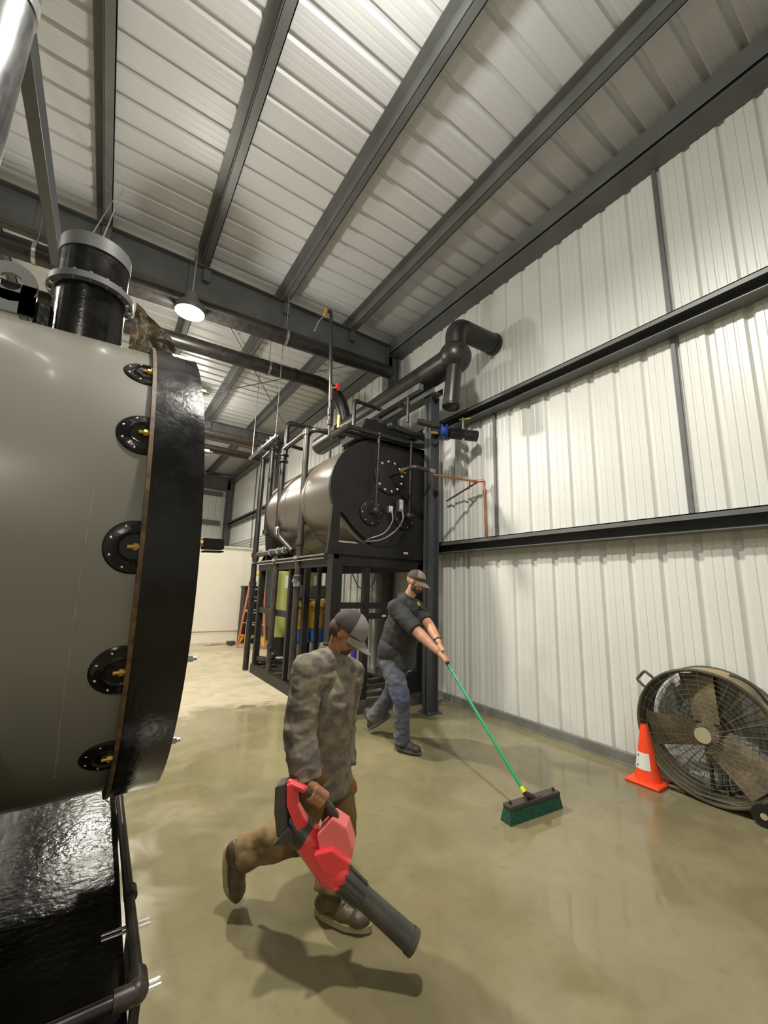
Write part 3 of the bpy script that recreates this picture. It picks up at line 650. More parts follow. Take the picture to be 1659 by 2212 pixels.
# support post and channel
t=thing('pipe_support','dark blue steel post on a base plate carrying a pale top channel','support post',(3.82,4.47,0))
MB().box(3.735,3.895,4.47-.006,4.476,.012,4.50).box(3.735,3.747,4.40,4.55,.012,4.50).box(3.883,3.895,4.40,4.55,.012,4.50).build('post','bluesteel',t,smooth=False)
MB().box(3.70,3.93,4.36,4.60,0,.012).build('base_plate','bluesteel',t,smooth=False)
for a in (3.725,3.905):
    for b_ in (4.385,4.575): MB().cyl((a,b_,.012),(a,b_,.04),.009,n=6).build('anchor_bolt','galv',t)
MB().box(3.70,3.88,4.30,6.4,4.50,4.512).box(3.70,3.712,4.30,6.4,4.512,4.60).box(3.868,3.88,4.30,6.4,4.512,4.60).build('top_channel','steel',t,smooth=False)
MB().box(3.42,3.50,4.30,6.4,4.46,4.55).box(3.50,3.70,4.9,4.98,4.46,4.55).box(3.50,3.70,5.7,5.78,4.46,4.55).build('side_channel','steel',t,smooth=False)
MB().box(3.80,4.30,4.60,4.66,3.98,4.04).build('tie_bar','steel',t,smooth=False)
solo(MB().box(3.97,4.06,4.70,4.80,0,4.35),'support_post','matte_black','narrow black post between the dark blue post and the right wall','support post',smooth=False)
# valves between post and wall
t=thing('valve_assembly','blue flanged valve and brass fittings on a short black pipe beside the post top','valve',(3.9,4.3,3.7))
MB().cyl((3.50,4.42,4.02),(3.80,4.30,3.98),.045,n=16).build('inlet_pipe','pipe_brown',t)
MB().lathe((3.86,4.26,3.90),(.8,-.5,0),[(0,-.05),(.105,-.05),(.105,-.025),(.07,-.02),(.07,.02),(.105,.025),(.105,.05),(0,.05)],24).build('valve_body','bluevalve',t)
MB().cyl((3.92,4.22,3.88),(4.30,4.02,3.86),.080,n=20).build('outlet_pipe','pipe_black',t)
MB().cyl((4.10,4.10,3.72),(4.10,4.10,4.12),.017,n=10).build('drain_tube','galv',t)
MB().bar((4.05,4.12,4.09),(4.20,4.06,4.13),.03,.012).build('yellow_lever','yellow',t)
MB().cyl((3.66,4.32,3.86),(3.76,4.28,3.86),.020,n=10).build('brass_nipple','brass',t)
MB().pipe([(3.45,4.6,4.5),(3.45,4.6,4.05)],.022).build('vent_tube','pipe_black',t)
MB().pipe([(2.92,5.3,4.0),(2.92,5.3,4.52),(3.4,5.3,4.50)],.030,bend=.06,fit=.2).build('vent_loop','pipe_black',t)
# copper line
t=thing('copper_line','copper pipe from the round cover out to the right wall and down','copper pipe',(3.9,4.3,2.34))
A=V((3.30,4.80,3.235)); 
MB().cyl(A,(3.31,4.52,3.245),.020,n=12).build('black_nipple','pipe_black',t)
MB().lathe((3.31,4.50,3.25),(0,-1,0),[(0,-.03),(.04,-.03),(.04,.03),(0,.03)],8).build('brass_union','brass',t)
MB().pipe([(3.31,4.52,3.25),(3.33,4.30,3.27),(3.58,4.24,3.25)],.030,bend=.08,fit=.15).build('black_elbow','pipe_brown',t)
MB().cyl((3.57,4.242,3.25),(3.65,4.22,3.245),.036,n=14).build('coupling','galv',t)
MB().pipe([(3.62,4.23,3.197),(4.28,4.04,3.17),(4.36,3.95,3.18),(4.38,3.95,2.36)],.017,bend=.04,fit=.25).build('pipe_run','copper',t)
MB().cyl((4.30,4.03,3.16),(4.40,4.78,3.02),.014,n=10).build('branch','copper',t)
MB().cyl((4.20,4.07,3.18),(4.33,4.22,3.10),.010,n=8).build('tie','copper',t)
# cables/wires on the stand
solo(MB().sweep([(2.9,5.2,1.9),(3.0,5.1,1.62),(3.15,5.1,1.56),(3.30,5.15,1.70),(3.36,5.2,1.92)],.008,8),'black_cable','rubber','black cable looping below the tank deck','cable')
solo(MB().sweep([(2.62,8.16,1.92),(2.60,8.2,1.45),(2.68,8.2,1.18),(2.74,8.15,1.12),(2.84,8.1,1.14)],.012,8),'grey_hose','galv','grey hose hanging in a loop in front of the pale green tank','hose')
# blue filter inside stand
t=thing('blue_filter','upright purple-blue filter tube with silver end in the tank stand','filter',(2.98,5.0,.36))
MB().cyl((2.97,5.10,.46),(2.97,5.10,.85),.042,n=20).build('tube','purple',t)
MB().cyl((2.97,5.10,.16),(2.97,5.10,.46),.022,n=14).cyl((2.97,5.10,.40),(2.97,5.10,.465),.038,n=18).build('silver_end','steelshiny',t)
MB().cyl((2.97,5.10,.85),(2.97,5.10,.95),.055,n=18).bar((2.97,5.10,.93),(2.80,5.10,.95),.05,.05).build('head','matte_black',t)
MB().lathe((2.83,5.10,.80),(0,0,1),[(0,-.05),(.02,-.05),(.035,0),(.025,.08),(0,.09)],14).build('brass_bulb','brass',t)
solo(MB().cyl((2.78,5.16,.205),(3.0,5.02,.205),.04,n=16),'blue_canister','blueplastic','small blue canister lying on the base of the tank stand','canister')
solo(MB().box(2.60,2.88,5.6,5.9,.16,.44).cyl((2.74,5.75,.44),(2.74,5.75,.62),.06),'pump','galv','small grey pump on the stand base behind the walking man','pump',bevel=.01)
# amber / blue drums inside stand
for (x,y,nm) in ((2.83,6.85,'left amber housing on a blue collar inside the tank stand'),(3.21,6.85,'right amber housing on a blue collar inside the tank stand')):
    t=thing('filter_housing',nm,'filter housing',(x,y,.16),'amber filter housings')
    MB().lathe((x,y,.88),(0,0,1),[(.155,0),(.175,.02),(.175,.38),(.185,.38),(.185,.46),(.17,.49),(0,.50)],32).build('amber_bowl','amber',t)
    MB().lathe((x,y,.66),(0,0,1),[(0,0),(.14,0),(.165,.02),(.165,.21),(.15,.23),(0,.23)],32).build('blue_collar','blueplastic',t)
    MB().cyl((x-.06,y,.16),(x-.06,y,.66),.045,n=16).cyl((x+.07,y,.16),(x+.07,y,.66),.03,n=16).build('support_leg','galv',t)
solo(MB().box(2.82,3.30,6.72,6.95,1.40,1.63),'control_box','toolblk','dark grey control box above the amber housings','control box',bevel=.03)
# pale green tanks
for (x,y,nm) in ((3.62,9.75,'left tall pale green tank on a black base behind the tank stand'),(4.08,9.15,'right tall pale green tank behind the amber housings')):
    t=thing('water_tank',nm,'tank',(x,y,0),'pale green tanks')
    R=.245
    MB().lathe((x,y,0),(0,0,1),[(0,.30),(R*.5,.32),(R*.85,.42),(R,.60),(R,1.88),(R*.93,2.0),(R*.7,2.10),(.07,2.16),(0,2.16)],40).build('vessel','frp',t)
    MB().lathe((x,y,0),(0,0,1),[(0,0),(R*1.0,0),(R*1.0,.10),(R*.86,.42),(R*.84,.46),(0,.46)],32).build('base','matte_black',t)
    MB().cyl((x,y,2.14),(x,y,2.34),.07,n=18).box(x-.13,x+.13,y-.06,y+.06,2.26,2.36).build('valve_head','matte_black',t)
    MB().box(x-.04,x+.04,y-R-.012,y-R+.02,1.55,1.85).build('paper_label','white',t)
# step ladder
LB=[atz(528,1405),atz(508,1394),atz(576,1403),atz(560,1392)]   # front-left, rear-left, front-right, rear-right feet
ld=thing('step_ladder','orange fibreglass stepladder with yellow top standing before the white partition','ladder',(3.3,10.9,0))
fl_,rl_,fr_,rr_=[V((3.15,10.90,0)),V((3.08,11.30,0)),V((3.62,10.75,0)),V((3.60,11.15,0))]
ftl=V((3.25,11.05,1.86)); ftr=V((3.52,10.98,1.86)); rtl=ftl+V((-.01,.06,0)); rtr=ftr+V((-.01,.06,0))
for a,b_ in ((fl_,ftl),(fr_,ftr),(rl_,rtl),(rr_,rtr)): MB().bar(a+V((0,0,.02)),b_,.035,.06,(0,1,0)).build('rail','laddero',ld,smooth=False)
for k in range(1,6):
    f_=k/6.2; MB().bar(fl_.lerp(ftl,f_),fr_.lerp(ftr,f_),.075,.022).build('step','alu',ld,smooth=False)
for k in (1,2.1,3.2,4.3):
    f_=k/6.2; MB().bar(rl_.lerp(rtl,f_),rr_.lerp(rtr,f_),.03,.02).build('rear_bar','alu',ld,smooth=False)
for k in (1.1,3.1,):
    f_=k/6.2; MB().bar(fl_.lerp(ftl,f_),rl_.lerp(rtl,f_),.02,.03).build('spreader','laddero',ld,smooth=False)
MB().obox((ftl+ftr+rtl+rtr)/4+V((0,0,.03)),(ftr-ftl)*.62,(0,.08,0),(0,0,.035)).build('top_cap','yellow',ld,bevel=.01)
for a,b_,top in ((fl_,fr_,ftl),(rl_,rr_,rtl)):
    for p_,q_ in ((a,b_),(b_,a)):
        d_=(q_-p_).normalized(); MB().prism([p_+V((0,0,.02)),p_+V((0,0,.30)),p_+d_*.17+V((0,0,.30)),p_+d_*.15+V((0,0,.26))],(0,.012,0)).build('corner_brace','yellow',ld,smooth=False)
solo(MB().box(3.32,3.72,11.9,12.3,0,1.50).box(3.30,3.74,11.88,12.32,1.50,1.58),'storage_tote','matte_black','tall dark cabinet standing behind the orange ladder','cabinet',bevel=.02)
q=[V((2.4+.25*math.sin(i*.5)+.05*i,12.0-.12*math.cos(i*.37),.012)) for i in range(26)]
solo(MB().sweep(q,.012,8),'air_hose','pinkline','thin red hose lying on the floor along the white partition','hose')
solo(MB().cyl((-3,12.49,.30),(3.9,12.49,.30),.012,n=8),'wall_conduit','pinkline','thin reddish line along the foot of the white partition','conduit')
solo(MB().box(2.95,3.15,11.75,11.95,0,.10).cyl((3.05,11.75,.05),(2.98,11.6,.05),.03),'floor_tool','toolblk','small dark tool on the floor behind the ladder feet','tool',bevel=.01)
for i in range(4):
    z=3.05+.10*i; solo(MB().cyl((WX-.03,9.8,z),(WX-.03,19.0,z),.012,n=6),'wall_tube','alu','thin grey tube on the far right wall, '+('lowest of four','second from the bottom of four','third from the bottom of four','topmost of four')[i],'tube','thin tubes along the far right wall')
#P3
# ---------------------------------------------------------------- drum fan and cone
fx,fy,fz,fR=4.17,1.50,.515,.49
fan=thing('drum_fan','large dusty round drum fan on the floor against the right wall','fan',(fx,fy,0))
def fdir(a): return V((0,-math.cos(a),math.sin(a)))   # angle from image right, counter-clockwise as seen from the hall
C0=V((fx,fy,fz))
MB().lathe(C0,(1,0,0),[(fR,-.0),(fR+.004,.0),(fR+.004,.27),(fR-.006,.27),(fR-.006,.0)],72).build('drum','drumtan',fan)
MB().lathe(C0,(1,0,0),[(fR-.008,.0),(fR-.012,.0),(fR-.012,.26),(fR-.008,.26)],72).build('drum_lining','drumblack',fan)
for dx in (0,.27): MB().sweep([C0+V((dx,0,0))+fdir(2*math.pi*k/64)*(fR+.004) for k in range(64)],.013,10,closed=True).build('rim_tube','drumblack',fan)
for k,(a,rr) in enumerate(((98,.0),(190,.0),(318,.0))):
    a=math.radians(a); vs=[];fs=[]; n_=10
    for i in range(n_+1):
        r_=.075+(fR-.11)*i/n_
        for j in range(5):
            t=(j/4-.5); wd=(.24+.06*i/n_); tw=math.radians(26-8*i/n_)
            e=fdir(a); q=fdir(a+math.pi/2)
            p=C0+V((.11,0,0))+e*r_+q*(t*wd*math.cos(tw))+V((1,0,0))*(t*wd*math.sin(tw)+.02*(t*t))
            vs+=[p,p+V((.004,0,0))]
    m_=5
    for i in range(n_):
        for j in range(4):
            a0=(i*m_+j)*2; b0=a0+2; c0=((i+1)*m_+j)*2; d0=c0+2
            fs+=[(a0,b0,d0,c0),(a0+1,c0+1,d0+1,b0+1)]
    MB().add(vs,fs).build('fan_blade','dustblade',fan,fix=False)
MB().cyl(C0+V((.05,0,0)),C0+V((.17,0,0)),.085,n=32).build('blade_hub','dustblade',fan)
MB().cyl(C0+V((.17,0,0)),C0+V((.26,0,0)),.12,n=28).build('motor','drumblack',fan)
for s_ in (1,-1): MB().bar(C0+V((.21,s_*.05,-fR*.96)),C0+V((.21,s_*.05,fR*.96)),.035,.02,(0,1,0)).build('motor_mount','drumblack',fan)
gr=MB()
for k in range(28):
    a=2*math.pi*k/28; gr.sweep([C0+V((-.012,0,0))+fdir(a)*.05,C0+V((-.020,0,0))+fdir(a)*(fR*.5),C0+V((-.004,0,0))+fdir(a)*(fR)],.0016,5)
for q_ in range(1,12):
    r_=.05+q_*(fR-.05)/12; gr.sweep([C0+V((-.012-.008*math.sin(math.pi*r_/fR),0,0))+fdir(2*math.pi*k/64)*r_ for k in range(64)],.0013,4,closed=True)
gr.build('front_grille','wire',fan)
MB().cyl(C0+V((-.030,0,0)),C0+V((-.010,0,0)),.058,n=32).build('badge_disc','dusthub',fan)
gb=MB()
for q_ in range(1,13):
    r_=.04+q_*(fR-.04)/13; gb.sweep([C0+V((.275,0,0))+fdir(2*math.pi*k/48)*r_ for k in range(48)],.0015,4,closed=True)
for k in range(40): gb.cyl(C0+V((.272,0,0))+fdir(2*math.pi*k/40)*.04,C0+V((.272,0,0))+fdir(2*math.pi*k/40)*fR,.0022,n=4)
gb.build('rear_grille','drumblack',fan)
a=math.radians(140)
MB().pipe([C0+fdir(math.radians(146))*fR,C0+fdir(math.radians(145))*(fR+.10),C0+fdir(math.radians(134))*(fR+.10),C0+fdir(math.radians(132))*fR],.012,bend=.02).build('handle','drumblack',fan)
MB().sweep([C0+V((.13,0,0))+fdir(math.radians(70-5*k))*(fR+.02+.015*math.sin(k*.6)) for k in range(12)],.010,8).build('power_cord','rubber',fan)
for (yy_,xx) in ((1.17,4.15),(1.17,4.42)):
    MB().cyl((xx-.02,yy_,.075),(xx+.02,yy_,.075),.075,n=28).build('wheel','rubber',fan); MB().cyl((xx-.024,yy_,.075),(xx+.024,yy_,.075),.022,n=14).build('wheel_hub','dusthub',fan)
MB().pipe([(4.19,1.80,.03),(4.19,1.17,.075),(4.40,1.17,.075),(4.40,1.80,.03)],.014,bend=.03).build('foot_frame','drumblack',fan)
cq=V((4.175,1.955,0))
cn=thing('traffic_cone','bright orange traffic cone with a white patch beside the drum fan','traffic cone',tuple(cq))
MB().box(cq.x-.14,cq.x+.14,cq.y-.14,cq.y+.14,0,.03).build('base','orange',cn,bevel=.012)
MB().lathe(cq+V((0,0,.025)),(0,0,1),[(.108,0),(.100,.02),(.034,.42),(.026,.45),(.018,.45),(.018,.42)],36).build('cone','orange',cn)
pv=[];pf=[]
for i in range(13):
    a_=math.radians(95+125*i/12)
    for zz_,rr_ in ((.12,.0905),(.25,.0695)): pv+=[cq+V((math.cos(a_)*rr_,math.sin(a_)*rr_,zz_)),cq+V((math.cos(a_)*(rr_-.006),math.sin(a_)*(rr_-.006),zz_))]
for i in range(12):
    k=4*i; pf+=[(k,k+2,k+6,k+4),(k+1,k+5,k+7,k+3),(k,k+4,k+5,k+1),(k+2,k+3,k+7,k+6)]
pf+=[(0,1,3,2),(48,50,51,49)]
MB().add(pv,pf).build('white_patch','white',cn)
for dz in (.145,.225):
    a_=math.radians(150); rr_=.0905-(dz-.12)*.1615+.001; MB().ell(cq+V((math.cos(a_)*rr_,math.sin(a_)*rr_,dz)),(.006,.006,.008),n=8,m=6).build('dark_spot','rubber',cn)
# ---------------------------------------------------------------- push broom
HB=V((2.735,2.150,.175)); HT=aty(968,1436,2.985); hd=(HT-HB).normalized()
HEND=HT+hd*.30
br=thing('push_broom','green handled push broom with a black block and green bristles, pushed across the wet floor','broom',(2.74,2.05,0))
MB().cyl(HB,HT+hd*-.0,.0125,n=14).build('handle','green',br)
MB().cyl(HT-hd*.005,HEND,.0145,n=14).build('grip','rubber',br)
MB().cyl(HB-hd*.005,HB+hd*.032,.017,n=14).build('yellow_collar','brightyellow',br)
L_=atz(1090,1745,.10); R_=atz(1205,1708,.10); bd=(R_-L_); bd.z=0; bd.normalize(); bc=(L_+R_)/2; bl=.265; bn=V((-bd.y,bd.x,0))
MB().obox(bc+V((0,0,0)),bd*bl,bn*.038,(0,0,.014)).build('block','broomblk',br,bevel=.006)
MB().cyl(HB-hd*.01,bc+V((0,0,.01)),.019,.026,n=14).bar(bc-bd*.07,bc+bd*.07,.05,.035).build('socket','broomblk',br)
for s_ in (-1,1): MB().cyl(bc+bd*(s_*(bl-.035)),bc+bd*(s_*(bl-.035))+V((0,0,.034)),.011,n=12).build('wing_nut','broomblk',br)
vs=[];fs=[];n_=60
for i in range(n_+1):
    t=-1+2*i/n_; jj=.004*math.sin(i*2.7)
    vs+=[bc+bd*(bl*t*.985)+bn*.034+V((0,0,-.012)),bc+bd*(bl*t*1.05)+bn*(.050+jj)+V((0,0,-bc.z+.002)),bc+bd*(bl*t*1.05)-bn*(.050+jj)+V((0,0,-bc.z+.002)),bc+bd*(bl*t*.985)-bn*.034+V((0,0,-.012))]
for i in range(n_):
    a0=4*i
    fs+=[(a0+k,a0+(k+1)%4,a0+4+(k+1)%4,a0+4+k) for k in range(4)]
fs+=[(0,1,2,3),(4*n_+3,4*n_+2,4*n_+1,4*n_)]
MB().add(vs,fs).build('bristles','bristle',br)
# ---------------------------------------------------------------- people
def fused(mb,name,material,parent,vox=.006,smooth=4,fold=0.,fscale=7.,cut=None,dec=None):
    """fuse overlapping volumes into one continuous skin"""
    base=V(parent['_w']); me=bpy.data.meshes.new(name); me.from_pydata([tuple(p-base) for p in mb.v],[],mb.f)
    bm=bmesh.new(); bm.from_mesh(me); bmesh.ops.recalc_face_normals(bm,faces=bm.faces); bm.to_mesh(me); bm.free()
    tmp=bpy.data.objects.new('tmp',me); COL.objects.link(tmp)
    r=tmp.modifiers.new('r','REMESH'); r.mode='VOXEL'; r.voxel_size=vox; r.use_smooth_shade=True
    if smooth:
        s_=tmp.modifiers.new('s','SMOOTH'); s_.iterations=smooth; s_.factor=.5
    dg=bpy.context.evaluated_depsgraph_get(); dg.update()
    m2=bpy.data.meshes.new_from_object(tmp.evaluated_get(dg)); bpy.data.objects.remove(tmp)
    if fold:
        ns=[v.normal.copy() for v in m2.vertices]
        for v,n in zip(m2.vertices,ns):
            p=v.co; q=V((p.x*fscale,p.y*fscale,p.z*fscale*1.5))
            f_=1-abs(noise.noise(q))*2.2; g=noise.noise(q*2.7+V((3,1,7)))
            v.co=p+n*(fold*(f_*.7+g*.35-.25))
    m2.name=name; m2.materials.clear(); m2.materials.append(M[material]); m2.shade_smooth()
    o=bpy.data.objects.new(name,m2); COL.objects.link(o); o.parent=parent.o; return o
def head(mb,c,f,up):
    f=f.normalized(); up=(up-f*up.dot(f)).normalized(); s_=f.cross(up); A=(s_,f,up)
    def e(dx,df,du,r,rot=None): mb.ell(c+s_*dx+f*df+up*du,r,A,20,12)
    e(0,-.008,.030,(.076,.096,.088)); e(0,.020,-.030,(.060,.070,.085)); e(0,.045,-.085,(.036,.036,.026))
    e(.028,-.0,-.065,(.028,.05,.035)); e(-.028,-.0,-.065,(.028,.05,.035))
    mb.cap(c+f*.085+up*.018,c+f*.108-up*.022,.009,.013); e(0,.100,-.028,(.017,.013,.010))
    e(.030,.078,.030,(.026,.014,.009)); e(-.030,.078,.030,(.026,.014,.009))
    e(.040,.066,-.018,(.020,.017,.017)); e(-.040,.066,-.018,(.020,.017,.017))
    e(0,.088,-.052,(.024,.011,.007)); e(0,.086,-.064,(.020,.011,.008))
    for k in (-1,1): e(.076*k,-.008,-.002,(.008,.019,.032))
    return A
def eyes(c,A,par):
    for k in (-1,1):
        p=c+A[0]*(.031*k)+A[1]*.081+A[2]*.010
        o_=MB().ell(p,(.013,.010,.008),A,14,8).build('eye','eyewhite',par); r_=sub(o_,par)
        MB().ell(p+A[1]*.008,(.005,.004,.005),A,10,6).build('iris','eyedark',r_)
def ballcap(c,A,par,mfront,mback,billm,drop=.04,R=(.086,.106,.092)):
    s_,f,u=A; o=c+u*.035
    mb=MB().ell(o,R,A,32,10,lat0=-6,lat1=90); c1=mb.build('cap_crown',mback,par); r_=sub(c1,par)
    # front panel
    mb=MB(); vs=[];fs=[]; n_=14;m_=8
    for j in range(m_+1):
        la=math.radians(-5+90*j/m_)
        for i in range(n_+1):
            lo=math.radians(18+144*i/n_)
            vs.append(o+s_*(R[0]+.0025)*math.cos(la)*math.cos(lo)+f*(R[1]+.0025)*math.cos(la)*math.sin(lo)+u*(R[2]+.0025)*math.sin(la))
    for j in range(m_):
        for i in range(n_): a=j*(n_+1)+i; fs.append((a,a+1,a+n_+2,a+n_+1))
    mb.add(vs,fs).build('front_panel',mfront,r_)
    MB().ell(o+u*R[2],(.008,.008,.005),A,10,6).build('top_button',mback,r_)
    # bill
    vs=[];fs=[];n_=18;m_=6
    for side in (0,-.004):
        for i in range(n_+1):
            lo=math.radians(22+136*i/n_)
            for j in range(m_+1):
                t=j/m_; ext=1+ (.72*max(0.,math.sin(math.pi*i/n_))**.8)*t
                x=R[0]*math.cos(lo)*(1+.06*t); y=R[1]*math.sin(lo)*ext
                z=-.010-drop*t*math.sin(lo) -.30*x*x/.086*(.5+.5*t)
                vs.append(o+s_*x+f*y+u*(z+side))
    k=(n_+1)*(m_+1)
    for i in range(n_):
        for j in range(m_):
            a=i*(m_+1)+j; fs+=[(a,a+1,a+m_+2,a+m_+1),(k+a,k+a+m_+1,k+a+m_+2,k+a+1)]
    for i in range(n_): a=i*(m_+1)+m_; fs.append((a,k+a,k+a+m_+1,a+m_+1))
    MB().add(vs,fs).build('cap_bill',billm,r_)
def grip_hand(mb,wr,c,ax,u,rp,sgn=1,sc_=1.):
    """palm and five fingers closed round a rod through c along ax; u points from the rod to the palm"""
    ax=ax.normalized(); u=(u-ax*u.dot(ax)).normalized(); v=ax.cross(u)*sgn
    R=rp+.011*sc_
    pc=c+u*(R+.010)
    for k in range(4):
        q=c+ax*((k-1.5)*.0205*sc_)+u*(R+.006)+v*.006
        mb.cap(wr,q,.024*sc_,.0155*sc_,12)
    mb.cap(pc-ax*.030*sc_,pc+ax*.030*sc_,.015*sc_)
    for k,(ln) in enumerate((.92,1.0,1.04,.95)):
        s_=(k-1.5)*.0205*sc_; pts=[]
        for i in range(6):
            th=math.radians(15+ 205*ln*i/5); rr=R+.001
            pts.append(c+ax*s_+(u*math.cos(th)+v*math.sin(th))*rr)
        for i in range(5): mb.cap(pts[i],pts[i+1],(.0100-.0004*i)*sc_,(.0100-.0004*(i+1))*sc_,10)
    b=wr.lerp(pc,.45)-v*.012+ax*(-.0)
    t1=c+ax*(.040*sc_)+(u*math.cos(math.radians(-55))+v*math.sin(math.radians(-55)))*(R+.006)
    t2=c+ax*(.050*sc_)+(u*math.cos(math.radians(-110))+v*math.sin(math.radians(-110)))*(R+.003)
    t3=c+ax*(.044*sc_)+(u*math.cos(math.radians(-160))+v*math.sin(math.radians(-160)))*(R+.002)
    mb.cap(b,t1,.015*sc_,.012*sc_,10).cap(t1,t2,.0118*sc_,.0105*sc_,10).cap(t2,t3,.0105*sc_,.009*sc_,10)
def boot(par,an,toe,heeld,mu,ms,up=V((0,0,1)),L=.29,nm='boot',shaft=.16,W=.048,tie='sole'):
    """shoe from the ankle joint along the foot direction; up is the sole normal"""
    f=(toe-an); f=(f-up*f.dot(up)).normalized(); s_=f.cross(up).normalized(); A=(s_,f,up)
    hc=an-up*.075   # point on the sole under the ankle
    mb=MB(); mb.ell(hc+f*-.02+up*.045,(W*.85,.062,.048),A).ell(hc+f*.09+up*.038,(W,.085,.042),A).ell(hc+f*.155+up*.034,(W*1.05,.062,.038),A)
    mb.cap(hc+f*.03+up*.075,hc+f*.12+up*.040,.036,.030); mb.cap(an+up*-.01,an+up*shaft*.55,.052,.058)
    o_=fused(mb,nm,mu,par,.006,3,.002,20.); r_=sub(o_,par)
    out=[]; 
    for k in range(28):
        t=2*math.pi*k/28; x=math.cos(t); y=math.sin(t)
        w_=W*1.13*(1.0 if y>0 else .88)*(1-.12*abs(y)); out.append(hc+s_*(w_*x)+f*(.072+y*(L*.52))+up*-.004)
    MB().prism(out,up*.026).build('sole',ms,r_)
    for k in range(4):
        q=hc+f*(.045+.022*k)+up*(.108-.012*k); MB().cap(q-s_*.024,q+s_*.024,.003,.003,6).build('lace',ms if k%2 else mu,r_)
    return f
# ---- man with the broom
m2=thing('person','man in black t-shirt, jeans and dark cap pushing the green broom','person',(2.74,3.8,0))
f2=V((.42,-.91,0)).normalized(); r2=V((-f2.y*-1,0,0)); r2=V((f2.y,-f2.x,0))   # his right hand side
pel=V((2.76,3.80,.93)); ch=V((2.755,3.70,1.26)); nk=V((2.765,3.63,1.515)); hc=V((2.80,3.545,1.685))
rs=V((2.59,3.60,1.415)); ls=V((2.96,3.745,1.415)); re=V((2.655,3.36,1.215)); rw=aty(944,1406,3.10); le=V((2.93,3.46,1.235)); lw=aty(948,1388,3.20)
g1=HT+hd*.055; g2=HT+hd*.175
rh=V((2.64,3.76,.90)); lh=V((2.86,3.86,.90)); rk=V((2.66,3.56,.50)); ra=V((2.70,3.60,.095)); lk=V((2.80,3.93,.47)); la=V((2.71,4.18,.14))
B=MB()
A2=head(B,hc,(f2+V((.12,.05,-.34))).normalized(),V((0,0,1)))
B.cap(nk+V((0,.02,-.05)),hc+V((-.01,.01,-.05)),.062,.056)
B.cap(pel,ch,.14,.14).cap(ch,nk+V((0,.02,-.12)),.14,.07).cap(rs,ls,.06,.06).cap(rh,lh,.08,.08)
B.cap(rs,re,.066,.058).cap(re,re.lerp(rw,.35),.056,.055).cap(re.lerp(rw,.35),rw,.055,.034)
B.cap(ls,le,.064,.056).cap(le,le.lerp(lw,.35),.055,.053).cap(le.lerp(lw,.35),lw,.053,.033)
B.cap(rh,rk,.075,.06).cap(rk,rk.lerp(ra,.35),.062,.064).cap(rk.lerp(ra,.35),ra,.064,.042).cap(lh,lk,.075,.06).cap(lk,lk.lerp(la,.35),.062,.064).cap(lk.lerp(la,.35),la,.064,.042)
grip_hand(B,rw,g1,hd,(V((-.5,.3,.75))),.0145,1); grip_hand(B,lw,g2,hd,(V((.25,.35,.85))),.0145,-1)
fused(B,'body','skin',m2,.005,3)
eyes(hc,A2,m2)
bd_=MB(); s_,f_,u_=A2
bd_.ell(hc+f_*.048-u_*.082,(.044,.042,.034),A2).ell(hc+f_*.078-u_*.058,(.030,.015,.022),A2).ell(hc+s_*.045+f_*.018-u_*.055,(.022,.036,.040),A2).ell(hc-s_*.045+f_*.018-u_*.055,(.022,.036,.040),A2)
fused(bd_,'beard','beard',m2,.005,2,.003,40.)
ballcap(hc+u_*.008,A2,m2,'captan','capdark','captan')
MB().sweep([hc+u_*.055+(s_*math.cos(t)*.090+f_*math.sin(t)*.112) for t in [math.radians(10+160*k/16) for k in range(17)]],.009,8).build('sunglasses','rubber',m2)
T=MB()
T.cap(pel+V((0,.0,.04)),ch+V((-.0,-.015,-.06)),.205,.20).cap(ch+V((0,-.01,0)),nk+V((0,.01,-.12)),.175,.125).cap(rs+V((.02,0,-.03)),ls+V((-.02,0,-.03)),.10,.10)
T.cap(rs,rs.lerp(re,.4),.092,.086).cyl(rs.lerp(re,.3),re+ (re-rs)*.06,.086,.082,24).cap(ls,ls.lerp(le,.4),.088,.082).cyl(ls.lerp(le,.3),ls.lerp(le,.82),.084,.078,24)
T.cap(V((2.68,3.78,.95)),V((2.84,3.84,.95)),.165,.165).cyl(V((2.75,3.80,.77)),V((2.755,3.80,.98)),.215,.205,32)
T.cap(nk+V((-.01,.03,-.045)),rs+V((.02,.01,-.012)),.082,.085).cap(nk+V((0,.03,-.045)),ls+V((-.02,0,-.015)),.080,.082).cap(nk+V((0,.02,-.09)),nk+V((0.005,.0,.0)),.085,.074)
TS=fused(T,'t_shirt','tee',m2,.007,4,.010,6.)
# printed chest mark
ok_,lo_,no_,_i=TS.ray_cast(CAM-V(m2['_w']),ray(904,1305))
if ok_:
    cx_=lo_+V(m2['_w']); uu,ww,dd=frame(no_)
    MB().ell(cx_,(.022,.034,.006),(uu,ww,dd),16,8).build('chest_print','logo',m2)
J=MB()
J.cap(rh+V((.02,0,-.06)),lh+V((-.02,0,-.06)),.118,.118).cap(rh+V((.01,0,-.08)),rk,.120,.092).cap(rk,ra.lerp(rk,.25),.090,.078).cyl(ra.lerp(rk,.35),ra+V((0,0,-.015)),.080,.085,24)
J.cap(lh+V((0,0,-.08)),lk,.118,.092).cap(lk,la.lerp(lk,.25),.090,.078).cyl(la.lerp(lk,.35),la+V((0,.0,.02)),.080,.084,24)
fused(J,'jeans','jeans',m2,.007,4,.010,8.)
MB().lathe(pel+V((0,0,-.02)),(0,0,1),[(.150,-.02),(.158,-.02),(.158,.02),(.150,.02)],32).build('belt','rubber',m2)
boot(m2,ra,ra+f2*.3,None,'bootblk','solegrey')
lup=V((-.15,.62,.80)).normalized(); boot(m2,la,la+V((.10,-.24,-.18)),None,'bootblk','solegrey',up=lup)
